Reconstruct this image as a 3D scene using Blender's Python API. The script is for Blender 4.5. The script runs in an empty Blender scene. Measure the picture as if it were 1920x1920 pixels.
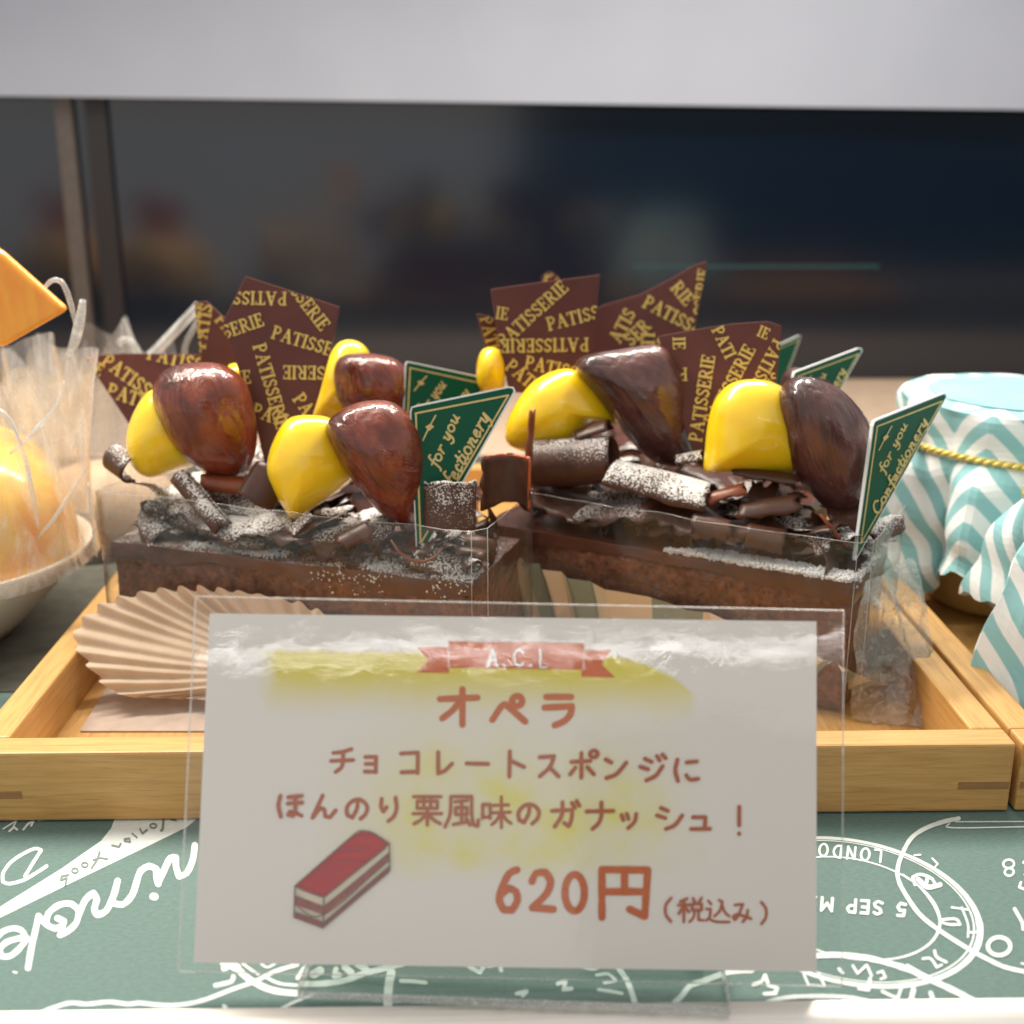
import bpy, math, random
from mathutils import Vector, Matrix, noise as mnoise

random.seed(7)
SC = bpy.context.scene
COL = SC.collection
CM = 0.01                      # everything below is written in centimetres

# ------------------------------------------------------------------ camera
FPX, HORIZON, VPX = 2310.0, 250.0, 915.0      # focal length and vanishing point measured on the 1920 px photograph
PITCH = math.atan((960 - HORIZON) / FPX)
YAW = -math.atan((960 - VPX) / FPX)
CAMPOS = Vector((0.0, 0.0, 12.0))
_rz = Matrix.Rotation(YAW, 3, 'Z')
FWD = _rz @ Vector((0, math.cos(PITCH), -math.sin(PITCH)))
UPV = _rz @ Vector((0, math.sin(PITCH), math.cos(PITCH)))
RGT = _rz @ Vector((1, 0, 0))
cam = bpy.data.cameras.new('camera')
cam_o = bpy.data.objects.new('camera', cam)
COL.objects.link(cam_o)
cam_o.location = CAMPOS * CM
cam_o.rotation_euler = Matrix((RGT, UPV, -FWD)).transposed().to_euler()
cam.sensor_width = 36
cam.lens = 36 * FPX / 1920
cam.clip_start = 0.01
cam.clip_end = 20
cam.dof.use_dof = True
cam.dof.focus_distance = 0.224
cam.dof.aperture_fstop = 19
SC.camera = cam_o

# ------------------------------------------------------------------ light
world = bpy.data.worlds.new('World')
SC.world = world
world.use_nodes = True
_bg = world.node_tree.nodes['Background']
_bg.inputs['Color'].default_value = (1.0, 0.97, 0.93, 1)
_bg.inputs['Strength'].default_value = 0.78


def area_light(name, loc, target, sx, sy, watts, col):
    l = bpy.data.lights.new(name, 'AREA')
    l.shape = 'RECTANGLE'
    l.size = sx * CM
    l.size_y = sy * CM
    l.energy = watts
    l.color = col
    o = bpy.data.objects.new(name, l)
    COL.objects.link(o)
    o.location = Vector(loc) * CM
    d = (Vector(target) - Vector(loc)).normalized()
    o.rotation_euler = d.to_track_quat('-Z', 'Y').to_euler()
    return o


area_light('showcase_led_strip', (-6, 36.5, 30), (-2, 27, 0), 52, 1.4, 2.9, (1.0, 0.93, 0.81))
area_light('ceiling_tube_light', (2, -70, 39.3), (0, 22, 4), 64, 1.0, .30, (1.0, 0.97, 0.93))

SC.view_settings.view_transform = 'Standard'
SC.view_settings.look = 'None'
SC.view_settings.exposure = 0.08
SC.view_settings.gamma = 1
SC.view_settings.use_curve_mapping = False
SC.cycles.use_denoising = True
SC.cycles.max_bounces = 12
SC.cycles.transparent_max_bounces = 24
SC.cycles.transmission_bounces = 8
SC.cycles.caustics_reflective = False
SC.cycles.caustics_refractive = False


# ------------------------------------------------------------------ picture measurements -> points in the place
def pray(u, v):
    return FWD + RGT * ((u - 960) / FPX) + UPV * ((960 - v) / FPX)


def PY(u, v, y):
    d = pray(u, v)
    return CAMPOS + d * (y / d.y)


def PZ(u, v, z):
    d = pray(u, v)
    return CAMPOS + d * ((z - CAMPOS.z) / d.z)


def PPL(u, v, p0, n):
    d = pray(u, v)
    return CAMPOS + d * ((p0 - CAMPOS).dot(n) / d.dot(n))


# ------------------------------------------------------------------ materials
MATS = {}


def nodes_of(name):
    m = bpy.data.materials.new(name)
    m.use_nodes = True
    nt = m.node_tree
    nt.nodes.clear()
    out = nt.nodes.new('ShaderNodeOutputMaterial')
    return m, nt, out


def c4(c):
    return (c[0], c[1], c[2], 1)


def texco(nt, scale=(1, 1, 1), kind='Object'):
    tc = nt.nodes.new('ShaderNodeTexCoord')
    mp = nt.nodes.new('ShaderNodeMapping')
    k = 100.0 if kind == 'Object' else 1.0
    mp.inputs['Scale'].default_value = (scale[0] * k, scale[1] * k, scale[2] * k)
    nt.links.new(tc.outputs[kind], mp.inputs['Vector'])
    return mp.outputs['Vector']


def noise_node(nt, vec, scale, detail=4, rough=0.55, dist=0):
    n = nt.nodes.new('ShaderNodeTexNoise')
    n.inputs['Scale'].default_value = scale
    n.inputs['Detail'].default_value = detail
    n.inputs['Roughness'].default_value = rough
    n.inputs['Distortion'].default_value = dist
    nt.links.new(vec, n.inputs['Vector'])
    return n.outputs['Fac']


def ramp(nt, fac, stops):
    r = nt.nodes.new('ShaderNodeValToRGB')
    el = r.color_ramp.elements
    while len(el) > 1:
        el.remove(el[-1])
    for i, (p, c) in enumerate(stops):
        e = el[0] if i == 0 else el.new(p)
        e.position = p
        e.color = c4(c) if not isinstance(c, (int, float)) else (c, c, c, 1)
    nt.links.new(fac, r.inputs['Fac'])
    return r.outputs['Color']


def math_n(nt, op, a, b=None, clamp=False):
    n = nt.nodes.new('ShaderNodeMath')
    n.operation = op
    n.use_clamp = clamp
    for i, x in enumerate((a, b)):
        if x is None:
            continue
        if isinstance(x, (int, float)):
            n.inputs[i].default_value = x
        else:
            nt.links.new(x, n.inputs[i])
    return n.outputs[0]


def sstep(nt, x, lo, hi):
    n = nt.nodes.new('ShaderNodeMapRange')
    n.interpolation_type = 'SMOOTHSTEP'
    n.inputs['From Min'].default_value = lo
    n.inputs['From Max'].default_value = hi
    nt.links.new(x, n.inputs['Value'])
    return n.outputs['Result']


def mixc(nt, fac, a, b):
    n = nt.nodes.new('ShaderNodeMix')
    n.data_type = 'RGBA'
    for sock, x in ((n.inputs[0], fac), (n.inputs[6], a), (n.inputs[7], b)):
        if isinstance(x, (int, float)):
            sock.default_value = x
        elif isinstance(x, tuple):
            sock.default_value = c4(x)
        else:
            nt.links.new(x, sock)
    return n.outputs[2]


def bump_n(nt, h, strength, dist_cm):
    b = nt.nodes.new('ShaderNodeBump')
    b.inputs['Strength'].default_value = strength
    b.inputs['Distance'].default_value = dist_cm * CM
    nt.links.new(h, b.inputs['Height'])
    return b.outputs['Normal']


def principled(nt, out, col=None, rough=0.5, metallic=0, coat=0, coat_rough=0.05, spec=0.5, sss=0, sss_r=(1, .5, .3), sss_cm=0.1, trans=0):
    p = nt.nodes.new('ShaderNodeBsdfPrincipled')
    if isinstance(col, tuple):
        p.inputs['Base Color'].default_value = c4(col)
    elif col is not None:
        nt.links.new(col, p.inputs['Base Color'])
    if isinstance(rough, (int, float)):
        p.inputs['Roughness'].default_value = rough
    else:
        nt.links.new(rough, p.inputs['Roughness'])
    p.inputs['Metallic'].default_value = metallic
    p.inputs['Coat Weight'].default_value = coat
    p.inputs['Coat Roughness'].default_value = coat_rough
    p.inputs['Specular IOR Level'].default_value = spec
    p.inputs['Subsurface Weight'].default_value = sss
    p.inputs['Subsurface Radius'].default_value = sss_r
    p.inputs['Subsurface Scale'].default_value = sss_cm * CM
    p.inputs['Transmission Weight'].default_value = trans
    nt.links.new(p.outputs[0], out.inputs['Surface'])
    return p


def simple(name, col, rough=0.5, col2=None, nscale=3.0, stretch=(1, 1, 1), bump=0, bscale=20.0, bdist=0.02, lo=.35, hi=.65, **kw):
    """plain procedural material: two tones mixed by noise, with optional bump"""
    if name in MATS:
        return MATS[name]
    m, nt, out = nodes_of(name)
    vec = texco(nt, stretch)
    c = col
    if col2:
        f = noise_node(nt, vec, nscale, 6)
        c = ramp(nt, f, [(lo, col), (hi, col2)])
    p = principled(nt, out, c, rough, **kw)
    if bump:
        h = noise_node(nt, vec, bscale, 6, .6)
        nt.links.new(bump_n(nt, h, bump, bdist), p.inputs['Normal'])
    MATS[name] = m
    return m


def wood_mat(name, axis):
    m, nt, out = nodes_of(name)
    st = [9, 9, 9]
    st[axis] = 0.55
    vec = texco(nt, st)
    f = noise_node(nt, vec, 1.0, 7, .62, .6)
    vec2 = texco(nt, [40 if i != axis else 1.2 for i in range(3)])
    f2 = noise_node(nt, vec2, 1.0, 3, .5)
    c = ramp(nt, f, [(.25, (.43, .215, .058)), (.5, (.57, .315, .098)), (.8, (.65, .385, .135))])
    c = mixc(nt, sstep(nt, f2, .56, .75), c, (.40, .20, .058))
    p = principled(nt, out, c, .48, coat=.15, coat_rough=.3)
    nt.links.new(bump_n(nt, f2, .25, .01), p.inputs['Normal'])
    return m


def choc_mat(name, sugar=0.0, col=(.050, .017, .0095), col2=(.085, .031, .017), rough=.42, tint=0.0):
    """dark chocolate with icing sugar that has settled on the upward faces"""
    m, nt, out = nodes_of(name)
    vec = texco(nt)
    n1 = noise_node(nt, vec, 2.2, 5)
    c = ramp(nt, n1, [(.3, col), (.7, col2)])
    p = principled(nt, out, None, rough, spec=.5)
    if sugar > 0:
        geo = nt.nodes.new('ShaderNodeNewGeometry')
        sep = nt.nodes.new('ShaderNodeSeparateXYZ')
        nt.links.new(geo.outputs['Normal'], sep.inputs[0])
        n2 = noise_node(nt, vec, 1.5, 3)
        vor = nt.nodes.new('ShaderNodeTexVoronoi')
        vor.inputs['Scale'].default_value = 22
        nt.links.new(vec, vor.inputs['Vector'])
        gr = math_n(nt, 'SUBTRACT', .55, vor.outputs['Distance'])
        up = math_n(nt, 'MULTIPLY', sep.outputs['Z'], .55)
        s = math_n(nt, 'ADD', up, math_n(nt, 'MULTIPLY', n2, 1.0))
        s = math_n(nt, 'ADD', s, math_n(nt, 'MULTIPLY', gr, .9))
        f = sstep(nt, s, 1.37 - sugar * .75, 1.70 - sugar * .75)
        f = math_n(nt, 'MULTIPLY', f, .92)
        c = mixc(nt, f, c, (.78, .76, .74))
        r = math_n(nt, 'ADD', math_n(nt, 'MULTIPLY', f, .5), rough)
        nt.links.new(r, p.inputs['Roughness'])
        nt.links.new(bump_n(nt, math_n(nt, 'ADD', f, math_n(nt, 'MULTIPLY', n1, .5)), .5, .03), p.inputs['Normal'])
    else:
        nt.links.new(bump_n(nt, n1, .35, .04), p.inputs['Normal'])
    nt.links.new(c, p.inputs['Base Color'])
    return m


def skin_fresnel(nt, nrm, f0, k):
    """reflectance of a thin clear skin, the same from both sides"""
    lw = nt.nodes.new('ShaderNodeLayerWeight')
    lw.inputs['Blend'].default_value = .5
    if nrm is not None:
        nt.links.new(nrm, lw.inputs['Normal'])
    p5 = math_n(nt, 'POWER', lw.outputs['Facing'], 4.0)
    return math_n(nt, 'MULTIPLY', math_n(nt, 'ADD', math_n(nt, 'MULTIPLY', p5, .9), f0), k, True)


def film_mat(name, gloss=.35, milky=0.0, rough=.12, wrinkle=.4, wscale=1.2, stretch=(1, 1, 1), tint=(.97, .97, .96)):
    m, nt, out = nodes_of(name)
    vec = texco(nt, stretch)
    h = noise_node(nt, vec, wscale, 5, .6, 1.2)
    nrm = bump_n(nt, h, wrinkle, .12)
    tr = nt.nodes.new('ShaderNodeBsdfTransparent')
    tr.inputs['Color'].default_value = c4(tint)
    gl = nt.nodes.new('ShaderNodeBsdfGlossy')
    gl.inputs['Roughness'].default_value = rough
    gl.inputs['Color'].default_value = (1, 1, 1, 1)
    nt.links.new(nrm, gl.inputs['Normal'])
    f = skin_fresnel(nt, nrm, .045, gloss * 3.0)
    mx = nt.nodes.new('ShaderNodeMixShader')
    nt.links.new(f, mx.inputs[0])
    nt.links.new(tr.outputs[0], mx.inputs[1])
    nt.links.new(gl.outputs[0], mx.inputs[2])
    last = mx.outputs[0]
    if milky > 0:
        df = nt.nodes.new('ShaderNodeBsdfDiffuse')
        df.inputs['Color'].default_value = (.8, .8, .8, 1)
        tl = nt.nodes.new('ShaderNodeBsdfTranslucent')
        tl.inputs['Color'].default_value = (.8, .8, .8, 1)
        dm = nt.nodes.new('ShaderNodeMixShader')
        nt.links.new(df.outputs[0], dm.inputs[1])
        nt.links.new(tl.outputs[0], dm.inputs[2])
        mm = nt.nodes.new('ShaderNodeMixShader')
        n2 = noise_node(nt, vec, wscale * 1.7, 6, .6, 2.0)
        f2 = math_n(nt, 'MULTIPLY', sstep(nt, n2, .42, .72), milky)
        f2 = math_n(nt, 'ADD', f2, milky * .25)
        nt.links.new(f2, mm.inputs[0])
        nt.links.new(last, mm.inputs[1])
        nt.links.new(dm.outputs[0], mm.inputs[2])
        last = mm.outputs[0]
    nt.links.new(last, out.inputs['Surface'])
    return m


# ------------------------------------------------------------------ objects
ORI = {}


def tag(o, label=None, cat=None, group=None, kind=None):
    if label:
        o['label'] = label
    if cat:
        o['category'] = cat
    if group:
        o['group'] = group
    if kind:
        o['kind'] = kind
    return o


def thing(name, loc, label, cat, group=None):
    o = bpy.data.objects.new(name, None)
    o.empty_display_size = .005
    COL.objects.link(o)
    ORI[o.name] = Vector(loc)
    o.location = Vector(loc) * CM
    return tag(o, label, cat, group)


def obj(name, verts, faces, mat, parent=None, origin=None, smooth=False, uvs=None, rot=None, mats=None, fmat=None):
    """verts in world centimetres"""
    if origin is None:
        origin = ORI[parent.name] if parent else sum((Vector(v) for v in verts), Vector()) / len(verts)
    origin = Vector(origin)
    inv = rot.transposed() if rot is not None else None
    vs = []
    for v in verts:
        w = Vector(v) - origin
        if inv is not None:
            w = inv @ w
        vs.append(w * CM)
    me = bpy.data.meshes.new(name)
    me.from_pydata(vs, [], faces)
    if smooth:
        me.polygons.foreach_set('use_smooth', [True] * len(me.polygons))
    for mm in (mats or [mat]):
        me.materials.append(mm)
    if fmat:
        me.polygons.foreach_set('material_index', fmat)
    if uvs:
        uvl = me.uv_layers.new(name='UVMap')
        for lp in me.loops:
            uvl.data[lp.index].uv = uvs[lp.vertex_index]
    me.validate()
    me.update()
    o = bpy.data.objects.new(name, me)
    COL.objects.link(o)
    ORI[o.name] = origin
    if parent:
        o.parent = parent
        o.location = (origin - ORI[parent.name]) * CM
    else:
        o.location = origin * CM
    if rot is not None:
        o.rotation_euler = rot.to_euler()
    return o


def bevel(o, w_cm, seg=2):
    b = o.modifiers.new('bevel', 'BEVEL')
    b.width = w_cm * CM
    b.segments = seg
    b.limit_method = 'ANGLE'
    return o


class MB:
    def __init__(s):
        s.v, s.f = [], []

    def add(s, v, f):
        n = len(s.v)
        s.v += [Vector(x) for x in v]
        s.f += [tuple(i + n for i in q) for q in f]

    def box(s, a, b):
        x0, y0, z0 = a
        x1, y1, z1 = b
        s.add([(x0, y0, z0), (x1, y0, z0), (x1, y1, z0), (x0, y1, z0), (x0, y0, z1), (x1, y0, z1), (x1, y1, z1), (x0, y1, z1)],
              [(0, 3, 2, 1), (4, 5, 6, 7), (0, 1, 5, 4), (1, 2, 6, 5), (2, 3, 7, 6), (3, 0, 4, 7)])

    def build(s, name, mat, parent=None, **k):
        return obj(name, s.v, s.f, mat, parent, **k)


def sheet(grid, thick, closed_u=False):
    """grid[i][j] of points -> thin solid with thickness"""
    nu, nv = len(grid), len(grid[0])
    V, F = [], []
    nrm = [[None] * nv for _ in range(nu)]
    for i in range(nu):
        for j in range(nv):
            a = grid[min(i + 1, nu - 1)][j] - grid[max(i - 1, 0)][j]
            b = grid[i][min(j + 1, nv - 1)] - grid[i][max(j - 1, 0)]
            n = a.cross(b)
            nrm[i][j] = n.normalized() if n.length > 1e-9 else Vector((0, 0, 1))
    for sgn in (1, -1):
        for i in range(nu):
            for j in range(nv):
                V.append(grid[i][j] + nrm[i][j] * (thick * .5 * sgn))
    N = nu * nv
    idx = lambda i, j, k: k * N + i * nv + j
    for i in range(nu - 1):
        for j in range(nv - 1):
            F.append((idx(i, j, 0), idx(i + 1, j, 0), idx(i + 1, j + 1, 0), idx(i, j + 1, 0)))
            F.append((idx(i, j, 1), idx(i, j + 1, 1), idx(i + 1, j + 1, 1), idx(i + 1, j, 1)))
    for i in range(nu - 1):
        F.append((idx(i, 0, 0), idx(i, 0, 1), idx(i + 1, 0, 1), idx(i + 1, 0, 0)))
        F.append((idx(i, nv - 1, 0), idx(i + 1, nv - 1, 0), idx(i + 1, nv - 1, 1), idx(i, nv - 1, 1)))
    for j in range(nv - 1):
        F.append((idx(0, j, 0), idx(0, j + 1, 0), idx(0, j + 1, 1), idx(0, j, 1)))
        F.append((idx(nu - 1, j, 0), idx(nu - 1, j, 1), idx(nu - 1, j + 1, 1), idx(nu - 1, j + 1, 0)))
    return V, F


def tube(pts, r, n=8):
    pts = [Vector(p) for p in pts]
    V, F = [], []
    up = Vector((.13, .2, .97))
    for i, p in enumerate(pts):
        d = (pts[min(i + 1, len(pts) - 1)] - pts[max(i - 1, 0)]).normalized()
        a = d.cross(up).normalized()
        b = a.cross(d)
        rr = r[i] if isinstance(r, list) else r
        for k in range(n):
            t = 2 * math.pi * k / n
            V.append(p + a * (rr * math.cos(t)) + b * (rr * math.sin(t)))
    for i in range(len(pts) - 1):
        for k in range(n):
            F.append((i * n + k, i * n + (k + 1) % n, (i + 1) * n + (k + 1) % n, (i + 1) * n + k))
    F.append(tuple(range(n))[::-1])
    F.append(tuple((len(pts) - 1) * n + k for k in range(n)))
    return V, F


def catmull(pts, step, closed=False):
    pts = [Vector(p) for p in pts]
    n = len(pts)
    if n < 3 and not closed:
        L = (pts[1] - pts[0]).length
        k = max(1, int(L / step))
        return [pts[0].lerp(pts[1], i / k) for i in range(k + 1)]
    res = []
    segs = n if closed else n - 1
    for i in range(segs):
        p0 = pts[(i - 1) % n] if closed or i > 0 else pts[0] * 2 - pts[1]
        p1, p2 = pts[i % n], pts[(i + 1) % n]
        p3 = pts[(i + 2) % n] if closed or i + 2 < n else pts[n - 1] * 2 - pts[n - 2]
        k = max(2, int((p2 - p1).length / step))
        for j in range(k):
            t = j / k
            res.append(.5 * ((2 * p1) + (p2 - p0) * t + (2 * p0 - 5 * p1 + 4 * p2 - p3) * t * t + (3 * p1 - p0 - 3 * p2 + p3) * t ** 3))
    if not closed:
        res.append(pts[-1])
    return res


# ------------------------------------------------------------------ flat strokes (lettering, prints)
class Ink:
    """flat ribbons with round ends laid on a surface: map2d(x, y, h) gives the point h cm above that surface"""

    def __init__(s, map2d, base=.003, dh=.00012, clip=None):
        s.map, s.base, s.dh, s.clip = map2d, base, dh, clip
        s.v, s.f, s.k = [], [], 0

    def _h(s):
        s.k += 1
        return s.base + (s.k % 40) * s.dh

    def poly(s, pts):
        h = s._h()
        n = len(s.v)
        s.v += [s.map(x, y, h) for x, y in pts]
        s.f.append(tuple(range(n, n + len(pts))))

    def stroke(s, pts, w, step=None, closed=False, rough=0.0, taper=False):
        pts = [Vector((p[0], p[1])) for p in pts]
        if not closed:               # split at sharp corners
            for i in range(1, len(pts) - 1):
                a, b = pts[i] - pts[i - 1], pts[i + 1] - pts[i]
                if a.length > 1e-6 and b.length > 1e-6 and a.angle(b) > 1.05:
                    s.stroke(pts[:i + 1], w, step, False, rough)
                    s.stroke(pts[i:], w, step, False, rough)
                    return
        step = step or w * .6
        q = catmull(pts, step, closed)
        if closed:
            q.append(q[0].copy())
        h = s._h()
        L, R = [], []
        m = len(q)
        for i, p in enumerate(q):
            d = q[min(i + 1, m - 1)] - q[max(i - 1, 0)]
            if closed and (i == 0 or i == m - 1):
                d = q[1] - q[m - 2]
            if d.length < 1e-9:
                d = Vector((1, 0))
            d.normalize()
            nn = Vector((-d.y, d.x))
            ww = w * .5
            if rough:
                ww *= 1 + rough * mnoise.noise(Vector((p.x * .9 / w, p.y * .9 / w, s.k)))
            L.append(p + nn * ww)
            R.append(p - nn * ww)
        for i in range(m - 1):
            if s.clip and not (s.clip(L[i]) and s.clip(R[i]) and s.clip(L[i + 1]) and s.clip(R[i + 1])):
                continue
            n = len(s.v)
            h0, h1 = h + i * 1.5e-5, h + (i + 1) * 1.5e-5
            s.v += [s.map(L[i].x, L[i].y, h0), s.map(R[i].x, R[i].y, h0), s.map(R[i + 1].x, R[i + 1].y, h1), s.map(L[i + 1].x, L[i + 1].y, h1)]
            s.f.append((n, n + 1, n + 2, n + 3))
        if closed:
            return
        for p, d, hh in ((q[0], q[0] - q[1], h), (q[-1], q[-1] - q[-2], h + m * 1.5e-5)):
            if s.clip and not s.clip(p):
                continue
            d.normalize()
            nn = Vector((-d.y, d.x))
            cap = []
            for k in range(7):
                t = math.pi * k / 6
                cap.append(p + nn * (w * .5 * math.cos(t)) + d * (w * .5 * math.sin(t)))
            if s.clip and not all(s.clip(c) for c in cap):
                continue
            n = len(s.v)
            s.v += [s.map(c.x, c.y, hh) for c in cap]
            s.f.append(tuple(range(n, n + 7)))

    def build(s, name, mat, parent):
        return obj(name, s.v, s.f, mat, parent)


def circ(cx, cy, rx, ry=None, n=12):
    ry = ry or rx
    return [(cx + rx * math.cos(2 * math.pi * i / n), cy + ry * math.sin(2 * math.pi * i / n)) for i in range(n)]


def O_(cx, cy, rx, ry=None):
    return ('o', circ(cx, cy, rx, ry))


# plain capitals and digits, box 100 high, y down: (advance, strokes)
CAPS = {
    'A': (80, [[(5, 100), (38, 0)], [(38, 0), (72, 100)], [(18, 66), (60, 66)]]),
    'C': (75, [[(68, 18), (45, 0), (15, 15), (5, 50), (15, 86), (45, 100), (68, 84)]]),
    'L': (65, [[(8, 0), (8, 98)], [(8, 98), (60, 98)]]),
    'O': (82, [O_(38, 50, 34, 50)]),
    'N': (82, [[(8, 100), (8, 0)], [(8, 0), (68, 100)], [(68, 100), (68, 0)]]),
    'D': (80, [[(8, 0), (8, 100)], [(8, 2), (45, 6), (68, 50), (45, 94), (8, 98)]]),
    'S': (70, [[(58, 12), (35, 0), (10, 16), (20, 42), (50, 58), (58, 82), (35, 100), (6, 88)]]),
    'E': (66, [[(8, 0), (8, 100)], [(8, 2), (55, 2)], [(8, 48), (48, 48)], [(8, 98), (57, 98)]]),
    'P': (70, [[(8, 0), (8, 100)], [(8, 3), (45, 3), (60, 26), (45, 52), (8, 54)]]),
    'R': (74, [[(8, 0), (8, 100)], [(8, 3), (45, 3), (60, 26), (45, 52), (8, 54)], [(32, 54), (64, 100)]]),
    'M': (95, [[(8, 100), (8, 0)], [(8, 0), (42, 60)], [(42, 60), (78, 0)], [(78, 0), (78, 100)]]),
    'X': (76, [[(5, 0), (65, 100)], [(65, 0), (5, 100)]]),
    'T': (72, [[(2, 2), (66, 2)], [(34, 2), (34, 100)]]),
    'I': (26, [[(10, 0), (10, 100)]]),
    '5': (70, [[(56, 2), (14, 2)], [(14, 2), (10, 45)], [(10, 45), (40, 40), (58, 68), (40, 98), (5, 90)]]),
    '8': (72, [O_(34, 24, 24, 23), O_(34, 74, 29, 26)]),
    '6': (72, [[(55, 2), (22, 30), (8, 70), (32, 100), (58, 76), (36, 52), (10, 66)]]),
    '9': (72, [[(58, 30), (35, 50), (10, 28), (32, 2), (58, 22), (54, 62), (30, 100)]]),
    '.': (30, [[(8, 97), (9, 99)]]),
    ' ': (45, []),
}
# serif capitals: strokes carry a width factor
SERIF = {
    'P': (82, [([(20, 2), (20, 98)], 1.5), ([(20, 4), (52, 4), (68, 26), (52, 50), (22, 53)], 1.1), ([(4, 99), (38, 99)], .7), ([(4, 2), (20, 2)], .7)]),
    'A': (94, [([(46, 2), (15, 98)], .8), ([(46, 2), (78, 98)], 1.6), ([(27, 64), (64, 64)], .8), ([(3, 99), (29, 99)], .7), ([(62, 99), (94, 99)], .7)]),
    'T': (84, [([(5, 4), (79, 4)], .9), ([(42, 4), (42, 98)], 1.5), ([(24, 99), (60, 99)], .7), ([(5, 4), (5, 22)], .7), ([(79, 4), (79, 22)], .7)]),
    'I': (42, [([(20, 2), (20, 98)], 1.5), ([(4, 99), (37, 99)], .7), ([(4, 2), (37, 2)], .7)]),
    'S': (70, [([(58, 16), (36, 2), (12, 20), (24, 42), (50, 58), (58, 80), (34, 98), (8, 84)], 1.2), ([(58, 4), (58, 26)], .7), ([(8, 74), (8, 97)], .7)]),
    'E': (74, [([(18, 2), (18, 98)], 1.5), ([(4, 2), (62, 2)], .9), ([(18, 49), (48, 49)], .9), ([(4, 99), (64, 99)], .9), ([(62, 2), (62, 22)], .7), ([(64, 78), (64, 99)], .7), ([(48, 38), (48, 60)], .7)]),
    'R': (88, [([(20, 2), (20, 98)], 1.5), ([(20, 4), (52, 4), (66, 26), (52, 49), (22, 51)], 1.1), ([(42, 51), (72, 97)], 1.4), ([(4, 99), (38, 99)], .7), ([(68, 99), (88, 97)], .7), ([(4, 2), (20, 2)], .7)]),
}
# small slanted letters, x-height 50..100, ascender 0, descender 135
SCRIPT = {
    'f': (40, [[(52, 10), (38, 4), (28, 30), (14, 120), (2, 132)], [(6, 50), (44, 50)]]),
    'o': (52, [('o', circ(24, 75, 20, 25))]),
    'r': (46, [[(10, 52), (18, 56), (8, 100)], [(12, 80), (28, 54), (44, 56)]]),
    'y': (56, [[(6, 54), (14, 52), (10, 90), (26, 98), (42, 54)], [(46, 52), (34, 118), (14, 134), (0, 122)]]),
    'u': (58, [[(6, 54), (14, 52), (9, 90), (22, 100), (42, 70)], [(46, 52), (38, 92), (52, 98)]]),
    'C': (72, [[(70, 26), (56, 2), (28, 12), (8, 55), (18, 94), (44, 100), (66, 78)]]),
    'n': (58, [[(8, 54), (16, 54), (8, 100)], [(12, 80), (32, 52), (42, 60), (36, 94), (52, 96)]]),
    'e': (48, [[(10, 76), (34, 70), (34, 54), (18, 54), (8, 80), (18, 100), (42, 88)]]),
    'c': (44, [[(38, 62), (26, 51), (10, 70), (14, 98), (40, 90)]]),
    't': (36, [[(26, 20), (12, 90), (22, 100), (34, 90)], [(4, 48), (36, 48)]]),
    'i': (30, [[(14, 52), (8, 90), (16, 100), (26, 92)], [(20, 28), (20, 31)]]),
    ' ': (34, []),
}
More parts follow.
